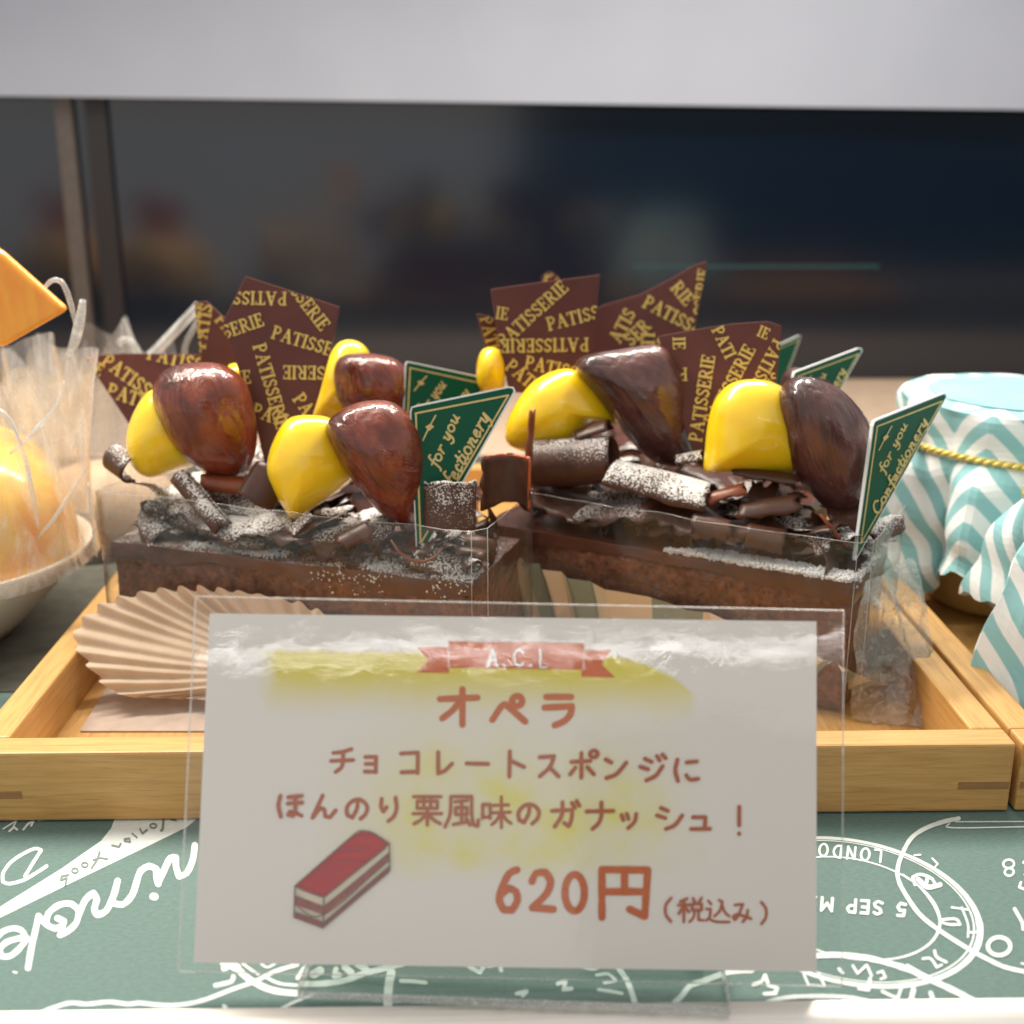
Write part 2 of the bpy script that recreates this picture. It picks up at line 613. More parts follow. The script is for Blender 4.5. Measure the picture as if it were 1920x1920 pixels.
JP = {
    'オ': [[(0, 28), (100, 24)], [(60, 0), (60, 100)], [(57, 28), (35, 58), (6, 82)]],
    'ペ': [[(0, 92), (28, 42), (40, 36), (98, 98)], O_(74, 24, 15, 18)],
    'ラ': [[(6, 8), (94, 8)], [(0, 42), (97, 38)], [(97, 38), (92, 62), (70, 85), (36, 98)]],
    'チ': [[(10, 18), (50, 14), (92, 2)], [(0, 52), (100, 48)], [(54, 14), (54, 52), (46, 80), (20, 98)]],
    'ョ': [[(5, 8), (95, 8)], [(95, 8), (92, 96)], [(8, 48), (90, 48)], [(0, 92), (94, 94)]],
    'コ': [[(3, 10), (95, 6)], [(95, 6), (93, 98)], [(5, 95), (93, 92)]],
    'レ': [[(12, 2), (12, 95)], [(12, 95), (55, 82), (98, 52)]],
    'ー': [[(0, 40), (100, 60)]],
    'ト': [[(18, 0), (15, 100)], [(18, 36), (98, 62)]],
    'ス': [[(5, 12), (75, 8)], [(75, 8), (55, 55), (6, 96)], [(52, 55), (98, 97)]],
    'ポ': [[(8, 42), (72, 38)], [(42, 10), (42, 98)], [(22, 62), (4, 86)], [(62, 60), (84, 86)], O_(84, 13, 13, 12)],
    'ン': [[(2, 10), (28, 25)], [(5, 97), (52, 78), (98, 25)]],
    'ジ': [[(20, 16), (45, 28)], [(3, 46), (32, 56)], [(25, 98), (60, 80), (85, 44)], [(64, 6), (74, 22)], [(84, 0), (96, 14)]],
    'に': [[(12, 2), (3, 50), (14, 98)], [(50, 14), (92, 10)], [(48, 72), (64, 92), (98, 88)]],
    'ほ': [[(10, 6), (2, 50), (12, 98)], [(42, 12), (96, 6)], [(40, 40), (98, 36)], [(70, 9), (70, 70), (62, 94), (42, 90), (48, 76), (70, 80), (96, 94)]],
    'ん': [[(46, 2), (4, 98)], [(4, 98), (36, 56), (52, 62), (56, 92), (76, 96), (98, 66)]],
    'の': [[(54, 10), (50, 50), (30, 92), (8, 80), (6, 42), (32, 10), (68, 6), (95, 36), (90, 72), (66, 98)]],
    'り': [[(8, 5), (5, 40), (18, 58), (36, 40)], [(86, 0), (92, 45), (75, 80), (46, 98)]],
    '栗': [[(2, 5), (98, 5)], [(15, 20), (85, 20)], [(15, 20), (15, 44)], [(85, 20), (85, 44)], [(15, 44), (85, 44)], [(38, 5), (38, 44)], [(62, 5), (62, 44)], [(0, 62), (100, 62)], [(50, 46), (50, 100)], [(48, 64), (26, 84), (4, 96)], [(52, 64), (74, 84), (96, 96)]],
    '風': [[(18, 5), (15, 60), (0, 98)], [(18, 4), (80, 4)], [(80, 4), (80, 58), (86, 92), (98, 96)], [(98, 96), (100, 76)], [(30, 20), (68, 16)], [(32, 38), (66, 38)], [(32, 38), (32, 60)], [(66, 38), (66, 60)], [(32, 60), (66, 60)], [(50, 20), (50, 84)], [(25, 90), (70, 82)], [(64, 72), (75, 92)]],
    '味': [[(5, 25), (5, 70)], [(5, 25), (30, 25)], [(30, 25), (30, 70)], [(5, 66), (30, 66)], [(42, 28), (92, 26)], [(38, 52), (98, 50)], [(68, 0), (68, 100)], [(66, 52), (52, 76), (36, 90)], [(70, 52), (84, 74), (100, 86)]],
    'ガ': [[(0, 38), (72, 34)], [(72, 34), (70, 70), (60, 96)], [(60, 96), (44, 84)], [(38, 5), (35, 55), (10, 98)], [(72, 8), (82, 26)], [(88, 0), (98, 18)]],
    'ナ': [[(0, 34), (100, 32)], [(55, 0), (55, 48), (45, 78), (22, 100)]],
    'ッ': [[(5, 12), (16, 45)], [(38, 5), (48, 38)], [(96, 5), (85, 58), (46, 98)]],
    'シ': [[(15, 5), (42, 18)], [(0, 38), (32, 50)], [(35, 98), (70, 80), (98, 38)]],
    'ュ': [[(10, 10), (76, 10)], [(76, 10), (72, 90)], [(0, 94), (100, 92)]],
    '!': [[(50, 0), (50, 64)], [(48, 92), (52, 94)]],
    '6': [[(88, 3), (52, 12), (18, 48), (8, 76), (28, 97), (65, 98), (90, 76), (82, 54), (52, 46), (20, 60)]],
    '2': [[(6, 26), (24, 5), (64, 3), (86, 24), (70, 56), (8, 93)], [(8, 93), (98, 97)]],
    '0': [O_(50, 50, 42, 46)],
    '円': [[(5, 5), (5, 98)], [(5, 5), (96, 6)], [(96, 6), (90, 96)], [(90, 96), (60, 82)], [(50, 5), (50, 47)], [(5, 48), (92, 48)]],
    '(': [[(95, 0), (20, 30), (20, 70), (90, 100)]],
    ')': [[(5, 0), (80, 30), (80, 70), (10, 100)]],
    '税': [[(35, 3), (8, 15)], [(0, 30), (45, 28)], [(22, 12), (22, 98)], [(22, 32), (2, 65)], [(24, 35), (42, 58)], [(58, 2), (66, 18)], [(92, 0), (82, 18)], [(55, 25), (55, 50)], [(55, 25), (92, 25)], [(92, 25), (92, 50)], [(55, 50), (92, 50)], [(65, 50), (60, 80), (45, 98)], [(80, 50), (80, 90), (100, 92)]],
    '込': [[(8, 8), (20, 22)], [(0, 42), (18, 42)], [(18, 42), (14, 75), (0, 90)], [(10, 82), (40, 95), (100, 97)], [(55, 5), (70, 12), (58, 50), (35, 72)], [(68, 25), (80, 55), (100, 72)]],
    'み': [[(12, 12), (55, 8)], [(55, 8), (30, 70), (12, 90), (2, 75), (20, 62), (60, 70), (100, 85)], [(82, 40), (75, 75), (55, 100)]],
}


def glyph(ink, strokes, box, w, rough=.12):
    x0, y0, x1, y1 = box
    hw = w * .5
    x0, y0, x1, y1 = x0 + hw, y0 + hw, x1 - hw, y1 - hw
    m = lambda p: (x0 + (x1 - x0) * p[0] / 100, y0 + (y1 - y0) * p[1] / 100)
    for st in strokes:
        if isinstance(st, tuple) and st[0] == 'o':
            ink.stroke([m(p) for p in st[1]], w, closed=True, rough=rough)
        else:
            ink.stroke([m(p) for p in st], w, rough=rough)


def text_strokes(font, text, space=6):
    """-> (list of (points, closed, width factor), total width), 100 units high, y down"""
    x, res = 0, []
    for ch in text:
        adv, sts = font[ch]
        for st in sts:
            wf, closed, pts = 1.0, False, st
            if isinstance(st, tuple):
                if st[0] == 'o':
                    closed, pts = True, st[1]
                else:
                    pts, wf = st
            res.append(([(p[0] + x, p[1]) for p in pts], closed, wf))
        x += adv + space
    return res, x - space


def put_text(ink, font, text, x, y, ang, h, w, anchor='start', sx=1.0, space=6, skew=0.0, rough=0):
    """baseline-left corner (or baseline end) at x,y; ang in degrees, positive turns clockwise on the page (y down)"""
    sts, tw = text_strokes(font, text, space)
    k = h / 100.0
    ca, sa = math.cos(math.radians(ang)), math.sin(math.radians(ang))
    off = -tw if anchor == 'end' else (-tw / 2 if anchor == 'mid' else 0)
    for pts, closed, wf in sts:
        q = []
        for px, py in pts:
            ly = (py - 100) * k
            lx = (px + off) * k * sx - ly * skew
            q.append((x + lx * ca - ly * sa, y + lx * sa + ly * ca))
        ink.stroke(q, w * wf, closed=closed, rough=rough, step=w * .7)


def in_poly(poly, m=0):
    def f(p):
        x, y = p[0], p[1]
        ins = False
        n = len(poly)
        for i in range(n):
            x0, y0 = poly[i]
            x1, y1 = poly[(i + 1) % n]
            if (y0 > y) != (y1 > y) and x < (x1 - x0) * (y - y0) / (y1 - y0) + x0:
                ins = not ins
        return ins
    return f


# ================================================================== THE SETTING
m_floor = simple('shelf_beige', (.50, .36, .26), .5, (.56, .42, .31), 1.2)
b = MB()
b.box((-60, 15.05, -1.2), (60, 66, -.03))
tag(b.build('shelf_floor', m_floor), 'beige showcase shelf floor', None, None, 'structure')

# steel rail along the shelf front
m_rail = simple('brushed_steel', (.80, .77, .73), .42, (.70, .66, .62), 2, (.3, 8, 8), metallic=.85)
rp = []
for x in (-22, 22):
    for k in range(10):
        t = math.pi * .5 * (k / 9)
        rp.append((x, 14.64 - .75 * math.sin(t), -.75 + .80 * math.cos(t)))
rv = rp
rf = [(k, k + 1, 11 + k, 10 + k) for k in range(9)]
rv = rv + [(-22, 14.82, .05), (22, 14.82, .05)]
rf.append((0, 10, 21, 20))
tag(obj('shelf_rail', rv, rf, m_rail, smooth=True), 'shiny steel rail along the front edge of the green printed paper', 'rail')

# back of the showcase: two dark sliding panes in front of the back wall, light panel above
DY = 61.9
m, nt, out = nodes_of('dark_glass_warm')
principled(nt, out, (.0025, .007, .016), .15, spec=.85)
m_gl_a = m
m, nt, out = nodes_of('dark_glass_blue')
principled(nt, out, (.003, .007, .014), .12, spec=.22)
m_gl_b = m
m_frame = simple('door_frame_metal', (.10, .085, .075), .35, (.13, .11, .10), 3, metallic=.4)
dr = thing('sliding_glass_door', (0, DY, 0), 'dark mirror like glass sliding door at the back, with a thin metal edge strip on the left', 'door')
b = MB(); b.box((-62, DY, 0), (62, DY + .5, 13.9)); b.build('glass_pane', m_gl_a, dr)
b = MB(); b.box((-20.4, DY - .35, .0), (-19.6, DY - .005, 13.8)); b.build('edge_strip', m_frame, dr)
b = MB(); b.box((-19.0, DY - .3, .0), (-18.0, DY - .005, 13.8)); b.build('door_seal', simple('black_seal', (.012, .010, .012), .4), dr)
b = MB(); b.box((7.2, DY - .03, 5.60), (19.5, DY - .004, 5.75)); b.build('pull_strip', simple('teal_strip', (.02, .055, .065), .3), dr)
V, F = [], []  # added unseen screen behind the camera, darkens the reflection in the back glass
for k in range(61):
    x = 3.5 + 86 * k / 60
    for z in (-30, 19.5):
        V.append((x, -31 - 1.6 * math.sin(k * .9), z))
F = [(2 * k, 2 * k + 2, 2 * k + 3, 2 * k + 1) for k in range(60)]
tag(obj('unseen_dark_screen', V, F, simple('screen_navy', (.010, .030, .075), .9, (.008, .040, .065), .1), smooth=True), 'unseen navy screen added behind the viewer to darken the right of the glass reflection', 'unseen_dark_screen')
p0, p1 = PY(0, 180, 60.5), PY(1920, 206, 60.5)
m_panel = simple('panel_white', (.38, .41, .49), .6, (.36, .39, .47), .2)
V = []
for (x, z0) in ((-70, p0.z + (-70 - p0.x) * (p1.z - p0.z) / (p1.x - p0.x)), (70, p0.z + (70 - p0.x) * (p1.z - p0.z) / (p1.x - p0.x))):
    for (y, z) in ((60.3, z0), (60.3, z0 + 16), (61.7, z0 + 16), (61.7, z0)):
        V.append((x, y, z))
tag(obj('fascia_panel', V, [(0, 1, 2, 3), (7, 6, 5, 4), (0, 4, 5, 1), (1, 5, 6, 2), (2, 6, 7, 3), (3, 7, 4, 0)], m_panel),
    'pale grey fascia panel above the dark glass doors', 'panel')
b = MB(); b.box((-75, 66, -1), (75, 67, 40))
tag(b.build('wall', simple('back_wall_grey', (.25, .25, .26), .8)), None, None, None, 'structure')

# ================================================================== green printed paper under the tray
m_teal = simple('teal_paper', (.092, .158, .142), .75, (.120, .196, .176), 9, (1, 2.5, 1), .2, 30, .01)
m_white_ink = simple('white_ink', (.72, .76, .75), .7, (.64, .70, .68), 6)
m_grey_ink = simple('grey_green_ink', (.17, .22, .19), .7)
paper = thing('printed_paper', (0, 18, 0), 'teal green paper printed with white handwriting and postmarks, lying under the tray', 'paper')
V, F = [], []
NX, NY = 40, 12
for i in range(NX + 1):
    for j in range(NY + 1):
        V.append((-20 + 40 * i / NX, 14.84 + 10.6 * j / NY, 0))
for i in range(NX):
    for j in range(NY):
        a = i * (NY + 1) + j
        F.append((a, a + NY + 1, a + NY + 2, a + 1))
obj('sheet', V, F, m_teal, paper)


def gmap(ox, oy, k):
    def f(x, y, h):
        return PZ(ox + x / k, oy + y / k, h)
    return f


K7 = 1920 / 560.0
ink = Ink(gmap(0, 1500, K7))
for pts, w in [
    ([(160, 490), (215, 400), (265, 322), (225, 312), (150, 345), (70, 400), (20, 470), (18, 525), (60, 538), (150, 515), (230, 470), (300, 425)], 22),
    ([(248, 745), (225, 850), (200, 960), (180, 1080)], 40),
    ([(-20, 880), (20, 845), (80, 825), (135, 835), (160, 875)], 38),
    ([(170, 885), (120, 890), (40, 915), (0, 960), (10, 1005), (60, 1005), (120, 960), (175, 890)], 38),
    ([(250, 750), (300, 800), (350, 825), (400, 815), (410, 780), (370, 760)], 42),
    ([(300, 790), (310, 730), (380, 675), (460, 668), (510, 715), (490, 790), (440, 840), (385, 868)], 40),
    ([(505, 740), (550, 640), (600, 598), (622, 640), (606, 700), (625, 738), (680, 715), (728, 620), (756, 520)], 42),
    ([(722, 660), (790, 672), (850, 610), (880, 520), (905, 455), (960, 425), (1005, 445), (1008, 500), (1018, 540)], 42),
    ([(1018, 530), (1060, 440), (1095, 372), (1130, 370), (1132, 430), (1150, 490), (1200, 470), (1240, 380), (1252, 290)], 42),
    ([(985, 620), (995, 622)], 50), ([(85, 1105), (108, 1110)], 12),
    ([(220, 1388), (330, 1340), (450, 1305), (560, 1312), (700, 1298), (820, 1312), (900, 1305), (1020, 1318), (1150, 1318), (1300, 1290), (1480, 1222), (1640, 1165), (1760, 1105), (1910, 1058)], 28),
    ([(1435, 1050), (1520, 1085), (1600, 1150), (1700, 1205), (1800, 1232), (1930, 1245)], 42),
    ([(1440, 1082), (1490, 1060), (1530, 1075)], 40), ([(1385, 1192), (1440, 1180), (1490, 1165), (1500, 1135)], 30),
    ([(1560, 1052), (1620, 1095), (1660, 1120)], 18), ([(1680, 1055), (1720, 1075), (1775, 1048)], 16),
    ([(1710, 1140), (1800, 1180), (1925, 1192)], 20), ([(1440, 1325), (1450, 1332)], 26), ([(1700, 1395), (1800, 1342), (1925, 1285)], 16),
    ([(20, 185), (110, 130), (80, 180)], 10), ([(60, 200), (90, 175), (110, 190)], 14), ([(150, 190), (185, 150), (215, 140), (200, 165)], 14), ([(250, 130), (295, 120)], 14), ([(20, 125), (110, 115)], 8),
]:
    ink.stroke(pts, w, rough=.14)
ink.poly([(-40, 712), (400, 438), (650, 262), (715, 180), (760, 60), (1340, 60), (1200, 175), (960, 292), (500, 512), (-40, 776)])
# lower strip, seen below the card and through its stand
K3 = 3.0
ink3 = Ink(gmap(340, 1480, K3), base=.006)
for pts, w in [
    ([(470, 1280), (560, 1235), (640, 1195), (740, 1155)], 18), ([(690, 1095), (800, 1092), (920, 1075), (1030, 1035), (1130, 1010), (1300, 968)], 34),
    ([(1180, 1030), (1165, 1120), (1160, 1280)], 48), ([(655, 1060), (690, 1010), (720, 985)], 26), ([(745, 1040), (780, 1020)], 50),
    ([(870, 1010), (860, 1050), (890, 1045)], 30), ([(920, 1000), (955, 1030)], 40), ([(990, 985), (1040, 1010)], 36), ([(1235, 1078), (1300, 1080), (1375, 1088)], 22),
    ([(1220, 1270), (1240, 1240), (1355, 1238)], 20), ([(1590, 1225), (1620, 1265), (1680, 1250), (1650, 1200)], 22), ([(1620, 1000), (1680, 1030), (1700, 1000)], 24),
    ([(1730, 995), (1790, 985), (1800, 1020)], 24), ([(1840, 985), (1910, 985)], 20), ([(1760, 1215), (1790, 1222)], 28),
]:
    ink3.stroke(pts, w, rough=.15)
K4 = 1920 / 700.0
ink4 = Ink(gmap(900, 1480, K4), base=.006)
for pts, w in [
    ([(700, 905), (745, 965), (775, 1030), (800, 1110)], 28), ([(990, 1110), (1040, 1060), (1080, 1010), (1150, 985), (1230, 955), (1290, 938), (1400, 930)], 30),
    ([(400, 1000), (440, 985), (430, 1030), (470, 1025)], 22), ([(190, 1050), (240, 1040), (220, 1060)], 22), ([(520, 912), (580, 925), (620, 912)], 18),
    ([(600, 955), (660, 950), (700, 985), (640, 995)], 16), ([(610, 1030), (680, 1040), (730, 1050)], 18), ([(610, 1140), (640, 1165), (700, 1150)], 16), ([(770, 1130), (775, 1180)], 26),
    ([(1405, 1000), (1450, 985), (1470, 955)], 14), ([(1470, 960), (1485, 1010), (1530, 1020), (1520, 1050), (1470, 1052)], 18),
]:
    ink4.stroke(pts, w, rough=.15)
# right side: postmark circle and numbers, the writing turned away from the viewer
ctr = Vector((5.82, 17.16)); RS = 2.0


def stampmap(x, y, h):
    return Vector((ctr.x + x, ctr.y - y, h))


inks = Ink(stampmap, base=.006)
for r, w in ((RS, .10), (RS * .955, .03), (RS * .70, .045)):
    inks.stroke(circ(0, 0, r, n=48), w, closed=True, step=.12, rough=.25)


def ring_text(txt, r, a0, hgt, w):
    sts, tw = text_strokes(CAPS, txt, 28)
    k = hgt / 100
    for pts, closed, wf in sts:
        q = []
        for px, py in pts:
            a = a0 + (px * k) / r
            rr = r - (100 - py) * k
            q.append((rr * math.sin(a), rr * math.cos(a)))
        inks.stroke(q, w, closed=closed, step=w, rough=.15)


K8 = 1920 / 560.0
ink8 = Ink(gmap(1360, 1500, K8), base=.009)
put_text(ink8, CAPS, 'LONDON', 1010, 322, 186, 78, 15, space=34, sx=1.0, rough=.2)
put_text(ink8, CAPS, '5 SEP MX', 1165, 665, 184, 82, 20, space=22, sx=1.15, rough=.2)
put_text(ink8, CAPS, '868', 1940, 375, 176, 105, 15, space=30, sx=1.15, rough=.2, anchor='mid')
for pts, w in [
    ([(1500, 118), (1400, 140), (1290, 180), (1200, 240), (1145, 330), (1110, 430), (1115, 520), (1180, 640), (1260, 745), (1380, 840), (1560, 955), (1700, 1030), (1800, 1075), (1930, 1105)], 28),
    ([(590, 1000), (700, 995), (850, 1005), (1000, 1035), (1180, 1090), (1330, 1160), (1480, 1230), (1620, 1305), (1740, 1390)], 40),
    ([(150, 1390), (250, 1310), (400, 1270), (600, 1262), (800, 1270), (980, 1310), (1200, 1385)], 28),
    ([(1140, 480), (1240, 550), (1330, 660), (1375, 760), (1378, 850)], 14), ([(1455, 690), (1560, 705)], 14), ([(1520, 690), (1560, 800), (1560, 880)], 14),
    ([(1380, 770), (1480, 765), (1510, 800), (1440, 800), (1385, 785)], 18), ([(1330, 375), (1365, 410), (1340, 440)], 12), ([(1215, 355), (1255, 352)], 12),
    ([(1220, 545), (1205, 495), (1250, 478), (1320, 500), (1350, 540)], 20), ([(1240, 510), (1300, 560), (1380, 545)], 34), ([(1300, 500), (1290, 545)], 24),
    ([(1630, 835), (1610, 850), (1560, 850)], 16), ([(1345, 970), (1360, 1010), (1420, 1042)], 20), ([(1270, 1020), (1320, 1020), (1360, 1075), (1390, 1060)], 18),
    ([(1170, 1060), (1250, 1105)], 16), ([(980, 1110), (1010, 1100), (1030, 1140), (1000, 1150)], 18), ([(820, 1065), (850, 1115), (910, 1060), (940, 1130)], 18), ([(730, 1085), (755, 1112)], 20),
    ([(860, 1210), (920, 1220), (930, 1150)], 26), ([(1010, 1230), (1070, 1260), (1110, 1270), (1130, 1210)], 22), ([(1210, 1220), (1190, 1300)], 34),
    ([(1265, 1322), (1340, 1305), (1430, 1298)], 36), ([(1320, 1240), (1345, 1310), (1370, 1385)], 30), ([(1515, 1330), (1590, 1368)], 22),
    ([(180, 1188), (230, 1170), (255, 1125)], 22), ([(255, 1130), (280, 1190), (330, 1205), (320, 1240), (250, 1245)], 22), ([(505, 1120), (535, 1190), (640, 1195), (600, 1120)], 18),
    ([(30, 1110), (180, 1092)], 20), ([(1440, 150), (1460, 178), (1930, 172)], 8), ([(1480, 140), (1930, 138)], 8),
    ([(1860, 700), (1910, 790), (1915, 830)], 24), ([(1900, 530), (1890, 560), (1925, 575)], 18), ([(1905, 1050), (1925, 1055)], 14),
]:
    ink8.stroke(pts, w, rough=.18)
ink8.stroke(circ(1760, 940, 72, 58), 28, closed=True, rough=.1)
allv, allf = [], []
for q in (ink, ink3, ink4, inks, ink8):
    n = len(allv)
    allv += q.v
    allf += [tuple(i + n for i in f) for f in q.f]
obj('white_print', allv, allf, m_white_ink, paper)
inkg = Ink(gmap(0, 1500, K7), base=.012)
for pts, w in [
    ([(640, 335), (625, 380), (590, 435)], 13), ([(690, 378), (640, 372), (600, 385)], 11),
    ([(440, 480), (395, 490), (390, 515), (430, 500), (420, 548)], 12), ([(1050, 125), (1045, 185), (1035, 195)], 14), ([(720, 290), (765, 300), (775, 280)], 11),
    ([(800, 250), (830, 245), (835, 268), (800, 262)], 11), ([(850, 215), (880, 240)], 10), ([(900, 185), (915, 215), (945, 190)], 11), ([(1100, 125), (1130, 130)], 12),
]:
    inkg.stroke(pts, w)
inkg.stroke(circ(545, 415, 20, 15), 10, closed=True)
inkg.stroke(circ(482, 452, 20, 15), 10, closed=True)
inkg.stroke(circ(985, 165, 20, 14), 10, closed=True)
inkg.build('grey_print', m_grey_ink, paper)

b = MB(); b.box((-45, 25.5, -.02), (45, 46.5, .012))  # added dark sheet, shade on the shelf around the trays put into colour
tag(b.build('shade_sheet', simple('painted_shade_olive', (.060, .058, .045), .8, (.085, .080, .062), 2)), 'dark olive sheet on the shelf under the tray rears, standing in for shade', 'mat')

# ================================================================== wooden trays
TY, TX0, TX1, TH, TW, TB = 19.95, -9.45, 9.55, 1.41, .62, 40.0
m_wx, m_wy = wood_mat('oak_across', 0), wood_mat('oak_along', 1)
m_key = simple('joint_dark_oak', (.27, .125, .045), .5, (.34, .17, .06), 3, (.5, 5, 5))


def tray(x0, x1, label):
    t = thing('wooden_tray', ((x0 + x1) / 2, (TY + TB) / 2, 0), label, 'tray', 'wooden trays side by side in the showcase')
    b = MB(); b.box((x0, TY, .03), (x1, TY + TW, TH)); bevel(b.build('front_wall', m_wx, t), .05)
    b = MB(); b.box((x0, TB - TW, .03), (x1, TB, TH)); bevel(b.build('back_wall', m_wx, t), .05)
    for xa in (x0, x1 - TW):
        b = MB(); b.box((xa, TY + TW + .004, .03), (xa + TW, TB - TW - .004, TH)); bevel(b.build('side_wall', m_wy, t), .05)
    b = MB(); b.box((x0 + TW + .004, TY + TW + .004, .06), (x1 - TW - .004, TB - TW - .004, .26)); b.build('bottom', m_wy, t)
    for xa in (x0 + .04, x1 - .98):
        b = MB(); b.box((xa, TY - .012, .50), (xa + .94, TY + .05, .64)); b.build('joint_key', m_key, t)
    return t


tray(TX0, TX1, 'light oak wooden tray holding the chocolate cakes, with dark joint keys on its front')
tray(TX1 + .12, TX1 + .12 + 19, 'light oak wooden tray at the right edge, holding the striped jars')

liner = MB()
V = [PZ(150, 1372, .275), PZ(860, 1372, .275), PZ(860, 1240, .275), PZ(230, 1240, .275)]
V = [Vector((v.x, max(v.y, TY + TW + .05), .275)) for v in V]
V += [v + Vector((0, 0, .02)) for v in V]
tag(obj('paper_liner', V, [(0, 3, 2, 1), (4, 5, 6, 7), (0, 1, 5, 4), (1, 2, 6, 5), (2, 3, 7, 6), (3, 0, 4, 7)], simple('liner_paper', (.42, .32, .26), .8, (.48, .37, .30), 3, (1, 1, 1), .2, 12, .02)),
    'grey brown paper liner lying on the tray bottom behind the front wall', 'paper')

# ================================================================== cakes
m_sponge, nt, out = nodes_of('chocolate_sponge')
vec = texco(nt)
f1 = noise_node(nt, vec, 5.5, 8, .68)
f2 = noise_node(nt, vec, 1.3, 3)
c = ramp(nt, f1, [(.28, (.022, .008, .005)), (.42, (.105, .038, .020)), (.55, (.20, .075, .038)), (.75, (.31, .135, .072))])
c = mixc(nt, sstep(nt, f2, .45, .75), c, (.115, .042, .023))
p = principled(nt, out, c, .7, spec=.35)
nt.links.new(bump_n(nt, f1, .9, .10), p.inputs['Normal'])
m_ganache, nt, out = nodes_of('ganache_glaze')
vec = texco(nt)
f1 = noise_node(nt, vec, 1.6, 4)
c = ramp(nt, f1, [(.3, (.055, .016, .010)), (.7, (.105, .032, .018))])
p = principled(nt, out, c, .34, spec=.5)
nt.links.new(bump_n(nt, f1, .3, .06), p.inputs['Normal'])
m_choc = choc_mat('dark_chocolate')
m_choc_s = choc_mat('dark_chocolate_sugared', .62)
m_choc_ss = choc_mat('dark_chocolate_heavily_sugared', .84)
m_choc_red = choc_mat('thin_chocolate_edge', 0, (.16, .035, .012), (.24, .06, .018), .35)
m_sugar = simple('icing_sugar', (.80, .79, .78), .9, (.72, .71, .70), 14, bump=.6, bscale=24, bdist=.03, sss=.2, sss_r=(1, 1, 1), sss_cm=.05)
m_film = film_mat('clear_film', .32, .03, .07, .6, 1.3)
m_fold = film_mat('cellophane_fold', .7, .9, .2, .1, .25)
m_film_crumpled = film_mat('crumpled_film', .7, .40, .14, 1.0, 1.6)


def chestnut_mat(name, a, b_, c_):
    m, nt, out = nodes_of(name)
    vec = texco(nt, (1, 1, .22))
    vec2 = texco(nt, (1, 1, .45))
    f = noise_node(nt, vec, 2.6, 8, .6, 1.6)
    f2 = noise_node(nt, texco(nt), .8, 3, .5, .6)
    f3 = noise_node(nt, vec2, 1.5, 3, .5, 2.2)
    mixf = math_n(nt, 'ADD', math_n(nt, 'MULTIPLY', f, .34), math_n(nt, 'MULTIPLY', f2, .66))
    col = ramp(nt, mixf, [(.36, a), (.50, b_), (.74, c_)])
    p = principled(nt, out, col, .34, coat=.8, coat_rough=.04, spec=.25, sss=.15, sss_r=(1, .3, .1), sss_cm=.15)
    hh = math_n(nt, 'ADD', math_n(nt, 'MULTIPLY', f, .35), f3)
    nt.links.new(bump_n(nt, hh, .5, .14), p.inputs['Normal'])
    nt.links.new(bump_n(nt, f3, .45, .12), p.inputs['Coat Normal'])
    return m


m_nut_red = chestnut_mat('chestnut_skin_red', (.048, .009, .005), (.145, .022, .010), (.30, .072, .028))
m_nut_dark = chestnut_mat('chestnut_skin_dark', (.038, .013, .012), (.088, .030, .026), (.17, .068, .052))
m_yel = simple('yellow_chestnut', (.95, .66, .009), .30, (.93, .60, .007), 1.6, coat=.8, coat_rough=.06, sss=.55, sss_r=(1, .6, .06), sss_cm=.3, bump=.12, bscale=2.2, bdist=.06)
m_gold = simple('gold_lettering', (.52, .36, .075), .42, (.62, .45, .12), 6, metallic=.25)
m_plaque = simple('plaque_chocolate', (.105, .030, .024), .40, (.080, .022, .017), .8, spec=.25, bump=.1, bscale=2, bdist=.03)


class CakeFrame:
    """A = front right top-view corner, deg = turn of the long side, L long, W wide"""

    def __init__(s, A, deg, L, W=3.0, z0=.42, z1=3.22):
        a = math.radians(deg)
        s.A = Vector((A[0], A[1], 0))
        s.d = Vector((-math.cos(a), math.sin(a), 0))
        s.n = Vector((math.sin(a), math.cos(a), 0))
        s.L, s.W, s.z0, s.z1 = L, W, z0, z1

    def P(s, a, b_, z):
        return s.A + s.d * a + s.n * b_ + Vector((0, 0, z))


